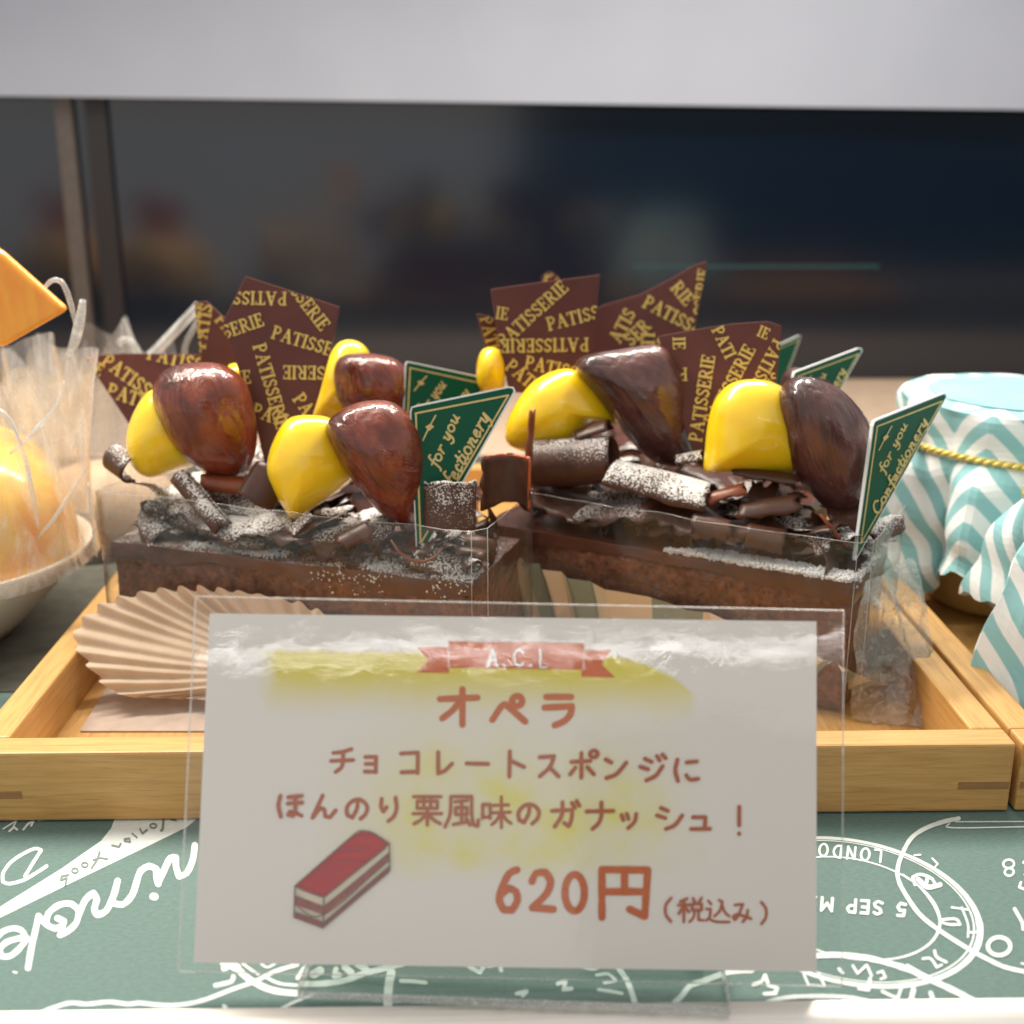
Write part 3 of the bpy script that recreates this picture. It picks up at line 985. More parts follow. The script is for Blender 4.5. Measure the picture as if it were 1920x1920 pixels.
def block(cf, a0, a1, b0, b1, z0, z1, nseg, amp, seed, top_wave=0.0):
    """subdivided box with irregular faces"""
    na, nb, nz = nseg
    V, F, idx = [], [], {}

    def vid(i, j, k):
        key = (i, j, k)
        if key not in idx:
            fa, fb, fz = i / na, j / nb, k / nz
            z = z0 + (z1 - z0) * fz
            p = cf.P(a0 + (a1 - a0) * fa, b0 + (b1 - b0) * fb, z)
            q = p * 1.3 + Vector((seed, seed * 2, 0))
            off = Vector((mnoise.noise(q), mnoise.noise(q + Vector((9, 0, 0))), mnoise.noise(q + Vector((0, 9, 0))) * .4)) * amp
            q2 = p * 4 + Vector((seed, 0, seed))
            off += Vector((mnoise.noise(q2), mnoise.noise(q2 + Vector((5, 0, 0))), 0)) * amp * .4
            if k == 0:
                off.z = top_wave * (mnoise.noise(p * .9 + Vector((seed, 3, 1))) - .2) if top_wave else 0
            idx[key] = len(V)
            V.append(p + off)
        return idx[key]
    for i in range(na):
        for j in range(nb):
            F.append((vid(i, j, nz), vid(i, j + 1, nz), vid(i + 1, j + 1, nz), vid(i + 1, j, nz)))
            F.append((vid(i, j, 0), vid(i + 1, j, 0), vid(i + 1, j + 1, 0), vid(i, j + 1, 0)))
    for i in range(na):
        for k in range(nz):
            F.append((vid(i, 0, k), vid(i, 0, k + 1), vid(i + 1, 0, k + 1), vid(i + 1, 0, k)))
            F.append((vid(i, nb, k), vid(i + 1, nb, k), vid(i + 1, nb, k + 1), vid(i, nb, k + 1)))
    for j in range(nb):
        for k in range(nz):
            F.append((vid(0, j, k), vid(0, j + 1, k), vid(0, j + 1, k + 1), vid(0, j, k + 1)))
            F.append((vid(na, j, k), vid(na, j, k + 1), vid(na, j + 1, k + 1), vid(na, j + 1, k)))
    return V, F


def curl(p0, p1, r0, r1, a0, a1, thick=.05, seed=0, edge=.06, nu=None, nv=9, side=None):
    """bent chocolate sheet round the axis p0-p1; angle 0 is up, 90 towards the viewer side; radius goes r0 -> r1 along the angle"""
    p0, p1 = Vector(p0), Vector(p1)
    ax = (p1 - p0).normalized()
    up = Vector((0, 0, 1))
    if abs(ax.z) > .9:
        up = Vector((0, -1, 0))
    up = (up - ax * up.dot(ax)).normalized()
    tow = ax.cross(up)
    if tow.y > 0 and abs(ax.z) <= .9:
        tow = -tow
    if abs(ax.z) > .9 and tow.x < 0:
        tow = -tow
    nu = nu or max(6, int(abs(a1 - a0) / 14))
    grid = []
    for i in range(nu + 1):
        row = []
        f = i / nu
        for j in range(nv + 1):
            g = j / nv
            ff = f
            if i in (0, nu):
                ff += edge * mnoise.noise(Vector((g * 5, seed * 3.1, i)))
            gg = g
            if j in (0, nv):
                gg += edge * mnoise.noise(Vector((f * 5, seed * 7.7, j)))
            a = math.radians(a0 + (a1 - a0) * ff)
            r = r0 + (r1 - r0) * ff + .05 * r0 * mnoise.noise(Vector((g * 2 + seed, f * 2, 0)))
            row.append(p0.lerp(p1, gg) + up * (r * math.cos(a)) + tow * (r * math.sin(a)))
        grid.append(row)
    return sheet(grid, thick)


def curl_edge(p0, p1, r0, r1, a0, a1, g=None, f=None, n=14):
    """points along one edge of an upright curl: g = place along the axis, f = place along the angle"""
    p0, p1 = Vector(p0), Vector(p1)
    ax = (p1 - p0).normalized()
    up = Vector((0, -1, 0))
    up = (up - ax * up.dot(ax)).normalized()
    tow = ax.cross(up)
    if tow.x < 0:
        tow = -tow
    res = []
    for i in range(n + 1):
        ff, gg = (i / n, g) if g is not None else (f, i / n)
        a = math.radians(a0 + (a1 - a0) * ff)
        r = r0 + (r1 - r0) * ff
        res.append(p0.lerp(p1, gg) + up * (r * math.cos(a)) + tow * (r * math.sin(a)))
    return res


def inflate(outline, y, D, squash=1.0, back=.8, seed=0, rough=0.0, pw=1.25, axis=None, tilt=0.0, corners=False, flat=0.0):
    """rounded solid whose silhouette is the measured outline at depth y; D = half thickness towards the viewer.
    returns verts, faces, rotation matrix whose z runs along axis"""
    q = catmull([Vector((p[0], p[1])) for p in outline], 9, True) if not corners else []
    if corners:
        for i in range(len(outline)):
            a, b_ = Vector(outline[i]), Vector(outline[(i + 1) % len(outline)])
            k = max(2, int((b_ - a).length / 10))
            q += [a.lerp(b_, t / k) for t in range(k)]
        for _ in range(2):
            q = [(q[i - 1] + q[i] * 2 + q[(i + 1) % len(q)]) / 4 for i in range(len(q))]
    ring = [PY(p.x, p.y, y) for p in q]
    if tilt:
        zc = sum(p.z for p in ring) / len(ring)
        ring = [PY(p.x, p.y, y + tilt * (r.z - zc)) for p, r in zip(q, ring)]
    c = sum(ring, Vector()) / len(ring)
    nrm = Vector((0, -1, .28)).normalized()
    n = len(ring)
    K = 9
    V, F = [], []
    rows = []
    for s, DD in ((1, D), (-1, D * back)):
        for k in range(K + (0 if s == 1 else 0)):
            if s == -1 and k == 0:
                continue
            t = (math.pi / 2) * k / K
            ca, sa = math.cos(t) ** pw, math.sin(t) ** (1 / max(pw, .01) if False else 1)
            row = []
            for i, p in enumerate(ring):
                w = c + (p - c) * ca + nrm * (s * DD * sa)
                if rough:
                    w += nrm * (rough * s * mnoise.noise(w * 1.6 + Vector((seed, 0, 0)))) * sa
                row.append(len(V))
                V.append(w)
            rows.append((s, k, row))
    top = len(V); V.append(c + nrm * D)
    bot = len(V); V.append(c - nrm * D * back)
    fr = [r for s, k, r in rows if s == 1]
    bk = [fr[0]] + [r for s, k, r in rows if s == -1]
    for seq, flip, tip in ((fr, False, top), (bk, True, bot)):
        for a, b_ in zip(seq, seq[1:]):
            for i in range(n):
                f = (a[i], a[(i + 1) % n], b_[(i + 1) % n], b_[i])
                F.append(f if not flip else f[::-1])
        l = seq[-1]
        for i in range(n):
            f = (l[i], l[(i + 1) % n], tip)
            F.append(f if not flip else f[::-1])
    rot = None
    if axis:
        z = (PY(axis[1][0], axis[1][1], y) - PY(axis[0][0], axis[0][1], y)).normalized()
        x = z.cross(nrm).normalized()
        rot = Matrix((x, z.cross(x), z)).transposed()
    return V, F, c, rot


def nut(parent, outline, y, D, mat, axis, label, seed, name='glazed_chestnut', **k):
    V, F, c, rot = inflate(outline, y, D * 1.22, seed=seed, rough=.13, axis=axis, **k)
    o = obj(name, V, F, mat, parent, origin=c, rot=rot, smooth=True)
    o['label'] = label
    return o


def yellow(parent, outline, y, D, label, seed, **k):
    V, F, c, rot = inflate(outline, y, D * 1.22, seed=seed, rough=.05, **k)
    o = obj('yellow_chestnut', V, F, m_yel, parent, origin=c, smooth=True)
    o['label'] = label
    return o


def plaque(parent, poly, y, yaw, tilt, words, label, hpx=24, wpx=3.0, thick=.10):
    cu, cv = sum(p[0] for p in poly) / len(poly), sum(p[1] for p in poly) / len(poly)
    p0 = PY(cu, cv, y)
    n = Vector((math.sin(math.radians(yaw)), -math.cos(math.radians(yaw)), math.sin(math.radians(tilt)))).normalized()
    fr = [PPL(u, v, p0, n) for u, v in poly]
    bk = [p - n * thick for p in fr]
    k = len(fr)
    F = [tuple(range(k))[::-1], tuple(range(k, 2 * k))] + [(i, (i + 1) % k, k + (i + 1) % k, k + i) for i in range(k)]
    o = obj('chocolate_plaque', fr + bk, F, m_plaque, parent, origin=p0)
    bevel(o, .02, 2)
    o['label'] = label
    ik = Ink(lambda x, yy, h: PPL(x, yy, p0 + n * h, n), base=.008, dh=.0008, clip=in_poly(poly))
    for w in words:
        txt, x, yy, ang = w[:4]
        hh = w[4] if len(w) > 4 and w[4] else hpx
        put_text(ik, SERIF, txt, x, yy, ang, hh, wpx * hh / 24, anchor=w[5] if len(w) > 5 else 'start', sx=.92, space=3)
    ik.build('gold_lettering', m_gold, o)
    return o


def add_cake(cf, label, group='wrapped chocolate chestnut cakes on the tray'):
    c = cf.P(cf.L / 2, cf.W / 2, cf.z0)
    t = thing('chestnut_cake', c, label, 'cake', group)
    return t


def cake_body(t, cf, seed, gm=None):
    V, F = block(cf, 0, cf.L, 0, cf.W, cf.z0, cf.z1 - .27, (60, 20, 18), .07, seed)
    obj('sponge', V, F, m_sponge, t, smooth=True)
    V, F = block(cf, -.05, cf.L + .05, -.05, cf.W + .05, cf.z1 - .30, cf.z1, (60, 20, 4), .05, seed + 5, .20)
    bevel(obj('ganache', V, F, gm or m_ganache, t, smooth=True), .06, 2)


def film_wrap(t, cf, z1, seed, off=.22, lean=.12):
    pts = []
    a0, a1, b0, b1 = -off - .12, cf.L + off, -off, cf.W + off
    per = [(a1, b1), (a1, b0), (a0 + .25, b0), (a0, b0 + .25), (a0, b1 - .25), (a0 + .25, b1)]
    path = []
    for (x0, y0), (x1, y1) in zip(per, per[1:]):
        k = max(2, int(math.hypot(x1 - x0, y1 - y0) / .3))
        path += [(x0 + (x1 - x0) * i / k, y0 + (y1 - y0) * i / k) for i in range(k)]
    path.append(per[-1])
    grid = []
    NZ = 12
    for (a, b_) in path:
        row = []
        for k in range(NZ + 1):
            z = cf.z0 + .05 + (z1 - cf.z0 - .05) * k / NZ
            if k == NZ:
                z += .07 * mnoise.noise(Vector((a * .8, b_ * .8, seed)))
            w = .09 * mnoise.noise(Vector((a * 1.1, b_ * 1.1, z * .7 + seed)))
            row.append(cf.P(a, b_ + w, z))
        grid.append(row)
    n = len(grid); V = [p for r in grid for p in r]
    F = [(i * (NZ + 1) + k, (i + 1) * (NZ + 1) + k, (i + 1) * (NZ + 1) + k + 1, i * (NZ + 1) + k + 1) for i in range(n - 1) for k in range(NZ)]
    fw = obj('film_wrap', V, F, m_film, t, smooth=True)
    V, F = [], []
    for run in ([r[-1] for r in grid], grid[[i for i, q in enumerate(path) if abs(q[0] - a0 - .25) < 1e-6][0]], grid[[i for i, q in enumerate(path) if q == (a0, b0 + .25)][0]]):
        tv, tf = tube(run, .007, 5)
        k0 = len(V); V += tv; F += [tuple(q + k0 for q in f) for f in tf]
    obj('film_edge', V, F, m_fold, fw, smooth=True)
    return fw


def flakes(t, cf, n, seed, zlo, zhi, mats, smin=.35, smax=.9, brange=(.1, None), arange=(.15, None), wide=.6):
    """broad thin shavings (wide -> 1) and tight little curls (wide -> 0)"""
    rnd = random.Random(seed)
    for i in range(n):
        a = rnd.uniform(arange[0], arange[1] or cf.L - .3)
        b_ = rnd.uniform(brange[0], brange[1] or cf.W - .15)
        z = rnd.uniform(zlo, zhi)
        L = rnd.uniform(smin, smax)
        th = rnd.uniform(0, math.pi)
        el = rnd.uniform(-.4, .4)
        ax = Vector((math.cos(th) * math.cos(el), math.sin(th) * math.cos(el), math.sin(el)))
        if rnd.random() < wide:
            r = rnd.uniform(.45, 1.0)
            span = rnd.uniform(38, 85)
        else:
            r = rnd.uniform(.16, .36)
            span = rnd.uniform(110, 250)
        s0 = rnd.uniform(-75, 75) - span / 2
        c = cf.P(a, b_, z)
        V, F = curl(c - ax * L / 2, c + ax * L / 2, r, r * rnd.uniform(.75, 1.15), s0, s0 + span, .022, seed * 31 + i, .2, nv=10)
        off = c - sum(V, Vector()) / len(V)
        wv = rnd.uniform(.03, .09)
        V = [v + off + Vector((0, 0, wv * mnoise.noise(v * 2.3))) for v in V]
        lo = min(v.z for v in V)
        if lo < zlo - .25:
            V = [v + Vector((0, 0, zlo - .25 - lo)) for v in V]
        obj('chocolate_curl', V, F, rnd.choice(mats), t, origin=c, smooth=True)


def sugar(t, pts, seed, size=.032):
    """loose icing sugar: hundreds of grains and lumps heaped on the cake"""
    rnd = random.Random(seed)
    V, F = [], []
    for p, s in pts:
        s *= size
        n = len(V)
        rx = [Vector((1, 0, 0)), Vector((-1, 0, 0)), Vector((0, 1, 0)), Vector((0, -1, 0)), Vector((0, 0, 1)), Vector((0, 0, -1))]
        V += [p + d * s * rnd.uniform(.6, 1.4) for d in rx]
        for tri in ((0, 2, 4), (2, 1, 4), (1, 3, 4), (3, 0, 4), (2, 0, 5), (1, 2, 5), (3, 1, 5), (0, 3, 5)):
            F.append(tuple(n + i for i in tri))
    o = obj('powdered_sugar', V, F, m_sugar, t, smooth=True)
    o['kind'] = 'stuff'
    return o


def cbox(t, name, u0, v0, y0, u1, v1, y1, r0, r1, a0, a1, mat, thick=.05, seed=0, edge=.06, **k):
    V, F = curl(PY(u0, v0, y0), PY(u1, v1, y1), r0, r1, a0, a1, thick, seed, edge, **k)
    return obj(name, V, F, mat, t, origin=(PY(u0, v0, y0) + PY(u1, v1, y1)) / 2, smooth=True)


GP = 'gold lettered green picks stuck in the cakes'
m_pick = simple('pick_green', (.002, .078, .040), .35, spec=.18)
m_pick_edge = simple('pick_white_plastic', (.78, .80, .79), .35)
m_pick_gold = simple('pick_gold_print', (.56, .42, .14), .4, (.66, .52, .22), 5, metallic=.2)

# canonical pick: outline and print measured on the front left pick (zoomed 5.054x), three corners fix its plane
PK = dict(TL=(135, 400), TR=(1150, 215), B=(215, 1860))


def pick(TL, TR, B, yTL, yTR, yB, label, print_all=True):
    a, b_, c = PY(*TL, yTL), PY(*TR, yTR), PY(*B, yB)
    n = (b_ - a).cross(c - a).normalized()
    if n.dot(CAMPOS - a) < 0:
        n = -n
    A2, B2, C2 = Vector(PK['TL']), Vector(PK['TR']), Vector(PK['B'])
    e1, e2 = B2 - A2, C2 - A2
    det = e1.x * e2.y - e1.y * e2.x

    def mp(x, y, h):
        d = Vector((x, y)) - A2
        s = (d.x * e2.y - d.y * e2.x) / det
        r = (e1.x * d.y - e1.y * d.x) / det
        return a + (b_ - a) * s + (c - a) * r + n * h
    t = thing('cake_pick', c, label, 'cake pick', GP)
    out = [(200, 388), (1085, 216), (1130, 222), (1150, 262), (232, 1850), (215, 1868), (205, 1850), (137, 450), (150, 405)]

    def plate(name, o2, h0, h1, mat):
        k = len(o2)
        V = [mp(x, y, h1) for x, y in o2] + [mp(x, y, h0) for x, y in o2]
        F = [tuple(range(k)), tuple(range(k, 2 * k))[::-1]] + [(i, k + i, k + (i + 1) % k, (i + 1) % k) for i in range(k)]
        return obj(name, V, F, mat, t)
    plate('plastic_plate', out, -.07, 0, m_pick_edge)
    ins = [(208, 404), (1080, 232), (1118, 238), (1130, 262), (236, 1810), (222, 1822), (212, 1800), (152, 455), (162, 415)]
    g = plate('green_face', ins, .001, .008, m_pick)
    ik = Ink(mp, base=.011, dh=.0006)
    for p, q in (((190, 465), (1080, 300)), ((1080, 300), (245, 1690)), ((245, 1690), (195, 465))):
        ik.stroke([p, q], 17, step=60)
    if print_all:
        put_text(ik, SCRIPT, 'for you', 400, 985, -66, 125, 19, sx=1.22, space=2, skew=.12)
        put_text(ik, SCRIPT, 'Confectionery', 415, 1425, -62, 150, 22, sx=1.06, space=2, skew=.12)
        ik.stroke([(265, 715), (320, 600)], 14); ik.stroke([(320, 600), (385, 485)], 14)
        ik.poly([(285, 590), (335, 560), (372, 590), (322, 630)])
    ik.build('gold_print', m_pick_gold, g)
    return t


# ---- paper cups
m_cup, nt, out = nodes_of('pleated_paper')
vec = texco(nt)
f = noise_node(nt, vec, 1.5, 3)
c = ramp(nt, f, [(.3, (.64, .49, .35)), (.7, (.74, .58, .43))])
p = principled(nt, out, c, .7)
tl = nt.nodes.new('ShaderNodeBsdfTranslucent'); nt.links.new(c, tl.inputs['Color'])
mx = nt.nodes.new('ShaderNodeMixShader'); mx.inputs[0].default_value = .3
nt.links.new(p.outputs[0], mx.inputs[1]); nt.links.new(tl.outputs[0], mx.inputs[2]); nt.links.new(mx.outputs[0], out.inputs['Surface'])
m_cup2, nt, out = nodes_of('pleated_paper_striped')
tc = nt.nodes.new('ShaderNodeTexCoord')
sp = nt.nodes.new('ShaderNodeSeparateXYZ'); nt.links.new(tc.outputs['UV'], sp.inputs[0])
s = math_n(nt, 'GREATER_THAN', math_n(nt, 'SINE', math_n(nt, 'MULTIPLY', sp.outputs['X'], 2 * math.pi * 26)), .1)
principled(nt, out, mixc(nt, s, (.66, .56, .42), (.25, .30, .25)), .7)


def paper_cup(cf, label, mat, rimz, seed, pl=46, grow=(.95, .45)):
    c = cf.P(cf.L / 2, cf.W / 2, .3)
    t = thing('pleated_paper_cup', c, label, 'paper cup', 'pleated paper cups under the cakes')
    NP = pl * 6
    A0, B0 = cf.L / 2 + .35, cf.W / 2 + .30
    V, F, UV = [], [], []
    NR = 6
    for i in range(NP):
        ph = 2 * math.pi * i / NP
        # superellipse base
        co, si = math.cos(ph), math.sin(ph)
        e = .62
        bx = math.copysign(abs(co) ** e, co)
        by = math.copysign(abs(si) ** e, si)
        h = rimz(ph)
        for k in range(NR + 1):
            f = k / NR
            pt = (abs(((i / NP * pl) % 1) * 2 - 1) - .5) * 2
            wv = .10 * pt * f
            ex = 1 + f * .03
            a = cf.L / 2 - bx * ((A0 - .25) + grow[0] * f * f * .6 + wv)
            b_ = cf.W / 2 - by * ((B0 - .1) + grow[1] * f * f * .6 + wv)
            z = .36 + (h - .36) * f + .05 * f * mnoise.noise(Vector((i * .11, seed, k)))
            V.append(cf.P(a, b_, z))
            UV.append((i / NP, f))
    for i in range(NP):
        j = (i + 1) % NP
        for k in range(NR):
            F.append((i * (NR + 1) + k, j * (NR + 1) + k, j * (NR + 1) + k + 1, i * (NR + 1) + k + 1))
    n0 = len(V)
    F.append(tuple(i * (NR + 1) for i in range(NP)))
    o = obj('cup_paper', V, F, mat, t, uvs=UV)
    return t


# ---- front left cake --------------------------------------------------------------
c1 = CakeFrame((-.36, 23.6), 20, 8.6)
cup1 = paper_cup(c1, 'brown pleated paper cup fanned out under the front left cake', m_cup, lambda ph: 1.0 + .3 * math.cos(ph - 2.2), 3)
# its side that has opened out flat towards the viewer
RIM = [(360, 1312, 23.9), (280, 1308, 23.8), (215, 1298, 23.8), (165, 1245, 24.3), (140, 1192, 24.8), (185, 1138, 25.3), (260, 1113, 25.5), (345, 1103, 25.35), (450, 1110, 25.0), (550, 1128, 24.6),
       (610, 1152, 24.3), (700, 1190, 24.0), (780, 1240, 23.6), (800, 1300, 23.2), (700, 1330, 22.9), (500, 1325, 23.4)]
cc = PY(560, 1262, 23.75)
rim = catmull([PY(*q) for q in RIM], .04, True)
V, F, UV = [], [], []
NR = 10
tot = 0
for i, p in enumerate(rim):
    tot += (p - rim[i - 1]).length if i else 0
    fold = (.5 * math.sin(2 * math.pi * (tot / .46 + .35 * mnoise.noise(Vector((tot * .5, 2, 3)))))) * (.7 + .5 * mnoise.noise(Vector((tot * .7, 5, 1))))
    d = p - cc
    nrm = Vector((0, -.75, .65))
    for k in range(NR + 1):
        f = .12 + .88 * k / NR
        w = cc + d * f * (1 + .03 * fold * f) + nrm * (fold * .26 * f * f - .55 * math.sin(f * math.pi) * .5)
        w += nrm * .05 * mnoise.noise(w * 1.7)
        V.append(w); UV.append((0, f))
n = len(rim)
for i in range(n):
    j = (i + 1) % n
    for k in range(NR):
        F.append((i * (NR + 1) + k, j * (NR + 1) + k, j * (NR + 1) + k + 1, i * (NR + 1) + k + 1))
F.append(tuple(i * (NR + 1) for i in range(n)))
obj('flared_side', V, F, m_cup, cup1, uvs=UV, smooth=True)
t1 = add_cake(c1, 'front left chocolate cake wrapped in clear film, with red brown chestnuts and tall plaque')
cake_body(t1, c1, 11, choc_mat('ganache_dusted', .36, (.055, .016, .010), (.105, .032, .018), .36))
nut(t1, [(318, 690), (360, 680), (420, 684), (462, 720), (480, 790), (478, 850), (455, 890), (400, 893), (350, 862), (312, 812), (288, 752), (296, 712)], 26.7, .95, m_nut_red, [(430, 890), (340, 685)], 'brown chestnut half left of the tall plaque', 4)
yellow(t1, [(300, 725), (270, 745), (246, 790), (239, 835), (250, 875), (280, 895), (335, 882), (380, 860), (380, 780), (340, 730)], 27.2, .75, 'yellow chestnut at the left end, half hidden by the brown one', 5)
plaque(t1, [(460, 517), (637, 575), (622, 650), (598, 740), (560, 860), (520, 905), (500, 885), (478, 790), (446, 690), (417, 605)], 27.6, 4, 14, [
    ('PATISSERIE', 538, 548, 181), ('PATISSERIE', 497, 609, -19, 0, 'end'), ('PATISSERIE', 602, 622, 52, 0, 'end'), ('PATISSERIE', 507, 633, 17),
    ('PATISSERIE', 474, 648, 74), ('PATISSERIE', 530, 686, 181, 0, 'end'), ('PATISSERIE', 548, 748, 55), ('PATISSERIE', 472, 718, -5, 0, 'end'), ('PATISSERIE', 470, 778, 20),
    ('PATISSERIE', 492, 852, -10, 0, 'end')], 'tall chocolate plaque with gold lettering, narrow at the bottom')
yellow(t1, [(540, 786), (585, 778), (630, 790), (665, 840), (668, 890), (645, 915), (600, 945), (553, 975), (530, 950), (511, 915), (501, 880), (512, 830)], 25.6, .75, 'yellow chestnut with a pointed lower edge, leaning on the red brown chestnut', 6)
nut(t1, [(611, 800), (640, 768), (690, 751), (740, 756), (785, 800), (805, 870), (800, 940), (770, 985), (735, 975), (705, 955), (660, 900), (628, 850)], 25.2, .85, m_nut_red, [(770, 965), (612, 796)], 'glossy red brown chestnut with its tip to the left, behind the green pick', 7)
rows = (t1, c1)
# sugared sticks and curls on it
cbox(t1, 'chocolate_curl', 335, 893, 26.3, 418, 992, 25.5, .16, .22, -40, 300, m_choc_ss, seed=3)
cbox(t1, 'chocolate_curl', 380, 903, 26.4, 484, 915, 26.2, .15, .20, -30, 320, m_choc_red, seed=4)
cbox(t1, 'chocolate_curl', 505, 880, 26.0, 470, 940, 25.7, .5, .6, 20, 110, m_choc, seed=5)
cbox(t1, 'chocolate_curl', 215, 855, 27.3, 250, 880, 26.9, .25, .35, -60, 200, m_choc_s, seed=6)
V, F = curl(PY(842, 990, 24.55), PY(842, 900, 24.75), .56, .62, -62, 62, .06, 8, .07, nu=14, nv=14)
obj('chocolate_curl', V, F, m_choc_ss, t1, smooth=True)
V, F = curl(PY(950, 960, 25.0), PY(952, 866, 25.0), .52, .58, 112, 248, .045, 9, .12, nu=14, nv=10)
o = obj('chocolate_curl', V, F, m_choc, t1, smooth=True)
V, F = tube(curl_edge(PY(950, 960, 25.0), PY(952, 866, 25.0), .52, .58, 114, 246, g=1.0), [.045 + .014 * math.sin(i * 1.7) for i in range(15)], 6)
tv, tf = tube(curl_edge(PY(950, 960, 25.0), PY(952, 866, 25.0), .52, .58, 114, 246, f=0.0), .035, 6)
k0 = len(V); V += tv; F += [tuple(q + k0 for q in f) for f in tf]
obj('broken_edge', V, F, simple('broken_edge_orange', (.42, .085, .018), .35, (.30, .05, .014), 4), o, smooth=True)
V, F = tube([PY(u, v, 23.62) for u, v in ((733, 1012), (748, 1035), (770, 1050), (795, 1053), (815, 1045), (830, 1028))], [.02, .035, .04, .04, .035, .02], 6)
obj('chocolate_curl', V, F, simple('pale_chocolate_edge', (.20, .095, .06), .5), t1, smooth=True)
cbox(t1, 'chocolate_curl', 640, 1030, 24.3, 700, 1000, 24.5, .28, .3, -40, 80, m_choc, seed=12, edge=.2)
cbox(t1, 'chocolate_curl', 560, 1020, 24.6, 600, 985, 24.8, .4, .35, -60, 40, m_choc_s, seed=13, edge=.2)
V, F = curl(PY(990, 880, 27.0), PY(997, 770, 27.2), .5, .25, -9, 12, .05, 14, .2)
obj('chocolate_curl', V, F, m_choc_red, t1, smooth=True)
flakes(t1, c1, 30, 21, 3.3, 3.7, [m_choc, m_choc_s, m_choc_s, m_choc_ss], .5, 1.1, (.2, None))
flakes(t1, c1, 26, 23, 3.5, 4.1, [m_choc, m_choc_ss, m_choc_ss], .8, 1.5, (.4, None), wide=.9)
for k, (a, b_, z, th, L, r, mt) in enumerate([(6.6, .9, 3.75, .3, 1.9, .9, m_choc_s), (5.2, .7, 3.7, -.25, 2.0, 1.1, m_choc_ss), (3.9, .55, 3.65, .15, 1.8, .9, m_choc), (2.9, .75, 3.75, -.4, 1.7, .8, m_choc_s), (7.6, 1.4, 3.8, .9, 1.6, .8, m_choc_ss), (1.5, .9, 3.6, .5, 1.5, .7, m_choc)]):
    ax = (c1.d * math.cos(th) + c1.n * math.sin(th) + Vector((0, 0, .12 * (-1) ** k))).normalized()
    c = c1.P(a, b_, z - r * .8)
    V, F = curl(c - ax * L / 2, c + ax * L / 2, r, r * 1.1, -38, 42, .022, 300 + k, .22, nv=16, nu=12)
    V = [v + Vector((0, 0, .10 * mnoise.noise(v * 1.5))) for v in V]
    obj('chocolate_curl', V, F, mt, t1, origin=c, smooth=True)
flakes(t1, c1, 12, 22, 3.6, 4.1, [m_choc, m_choc_s, m_choc_ss], .4, .8, (.6, 2.6))
rnd = random.Random(5)
pts = []
for i in range(5200):
    a = rnd.uniform(0, c1.L); b_ = rnd.gauss(.30, .30)
    dens = mnoise.noise(Vector((a * 1.1, b_ * 1.5, 0))) * 1.2 + (.30 if a < 2.6 else -.12)
    if dens < rnd.uniform(0, .35) or b_ > 1.0 or (b_ < -.02 and (a > 3.6 or rnd.random() < .55)):
        continue
    z = 3.24 if b_ > 0 else 3.22 + b_ * 1.2
    pts.append((c1.P(a, max(b_, -.10 - .03 * rnd.random()), z + rnd.uniform(-.02, .05)), rnd.uniform(.4, 1.1)))
sugar(t1, pts, 1)
film_wrap(t1, c1, 4.42, 1.0)
pick((768, 762), (967, 724), (783, 1052), 25.0, 25.1, 24.4, 'green gold lettered pick on the front left cake, facing the viewer')

# ---- front right cake -------------------------------------------------------------
c2 = CakeFrame((7.40, 23.45), 30, 8.6)
paper_cup(c2, 'green and cream striped pleated paper cup under the front right cake', m_cup2, lambda ph: 1.45 + 1.15 * math.cos(ph - 2.35), 5)
t2 = add_cake(c2, 'front right chocolate cake wrapped in clear film, with dark chestnuts and fan shaped plaque')
cake_body(t2, c2, 17)
nut(t2, [(1078, 688), (1092, 668), (1160, 655), (1240, 648), (1275, 690), (1295, 760), (1300, 830), (1285, 872), (1230, 868), (1180, 825), (1130, 760), (1092, 712)], 27.8, .85, m_nut_dark, [(1265, 850), (1082, 680)], 'dark chestnut with its pointed tip to the left', 14)
yellow(t2, [(1050, 692), (1000, 715), (965, 760), (947, 805), (955, 835), (1000, 850), (1060, 840), (1110, 800), (1160, 790), (1130, 730), (1085, 697)], 28.2, .75, 'yellow chestnut between the green pick and the dark chestnut', 15)
plaque(t2, [(1234, 630), (1300, 618), (1370, 607), (1440, 602), (1466, 611), (1460, 680), (1452, 760), (1400, 850), (1345, 888), (1304, 862), (1282, 800), (1252, 700)], 27.2, -10, 14, [
    ('PATISSERIE', 1315, 830, -81), ('PATISSERIE', 1340, 800, -62), ('IE', 1262, 632, 88, 22), ('PAT', 1289, 690, 178, 23), ('PATI', 1334, 618, 64, 22),
    ('PATISS', 1452, 634, 118, 23), ('ATIS', 1440, 760, -62, 22), ('IE', 1418, 628, 24, 20), ('E', 1303, 862, -100, 22)],
    'fan shaped chocolate plaque with gold lettering standing behind the yellow chestnut')
yellow(t2, [(1402, 711), (1365, 722), (1338, 755), (1326, 800), (1321, 850), (1320, 880), (1335, 885), (1400, 889), (1470, 892), (1520, 885), (1530, 800), (1485, 740), (1445, 716)], 26.1, .80, 'smooth yellow chestnut with a flat base, left of the large dark chestnut', 16)
nut(t2, [(1490, 707), (1525, 709), (1570, 728), (1610, 768), (1634, 810), (1640, 860), (1628, 910), (1600, 955), (1570, 968), (1530, 935), (1492, 890), (1465, 830), (1454, 770), (1466, 725)], 25.6, .92, m_nut_dark, [(1580, 962), (1492, 708)], 'large dark chestnut standing upright beside the right hand pick', 17)
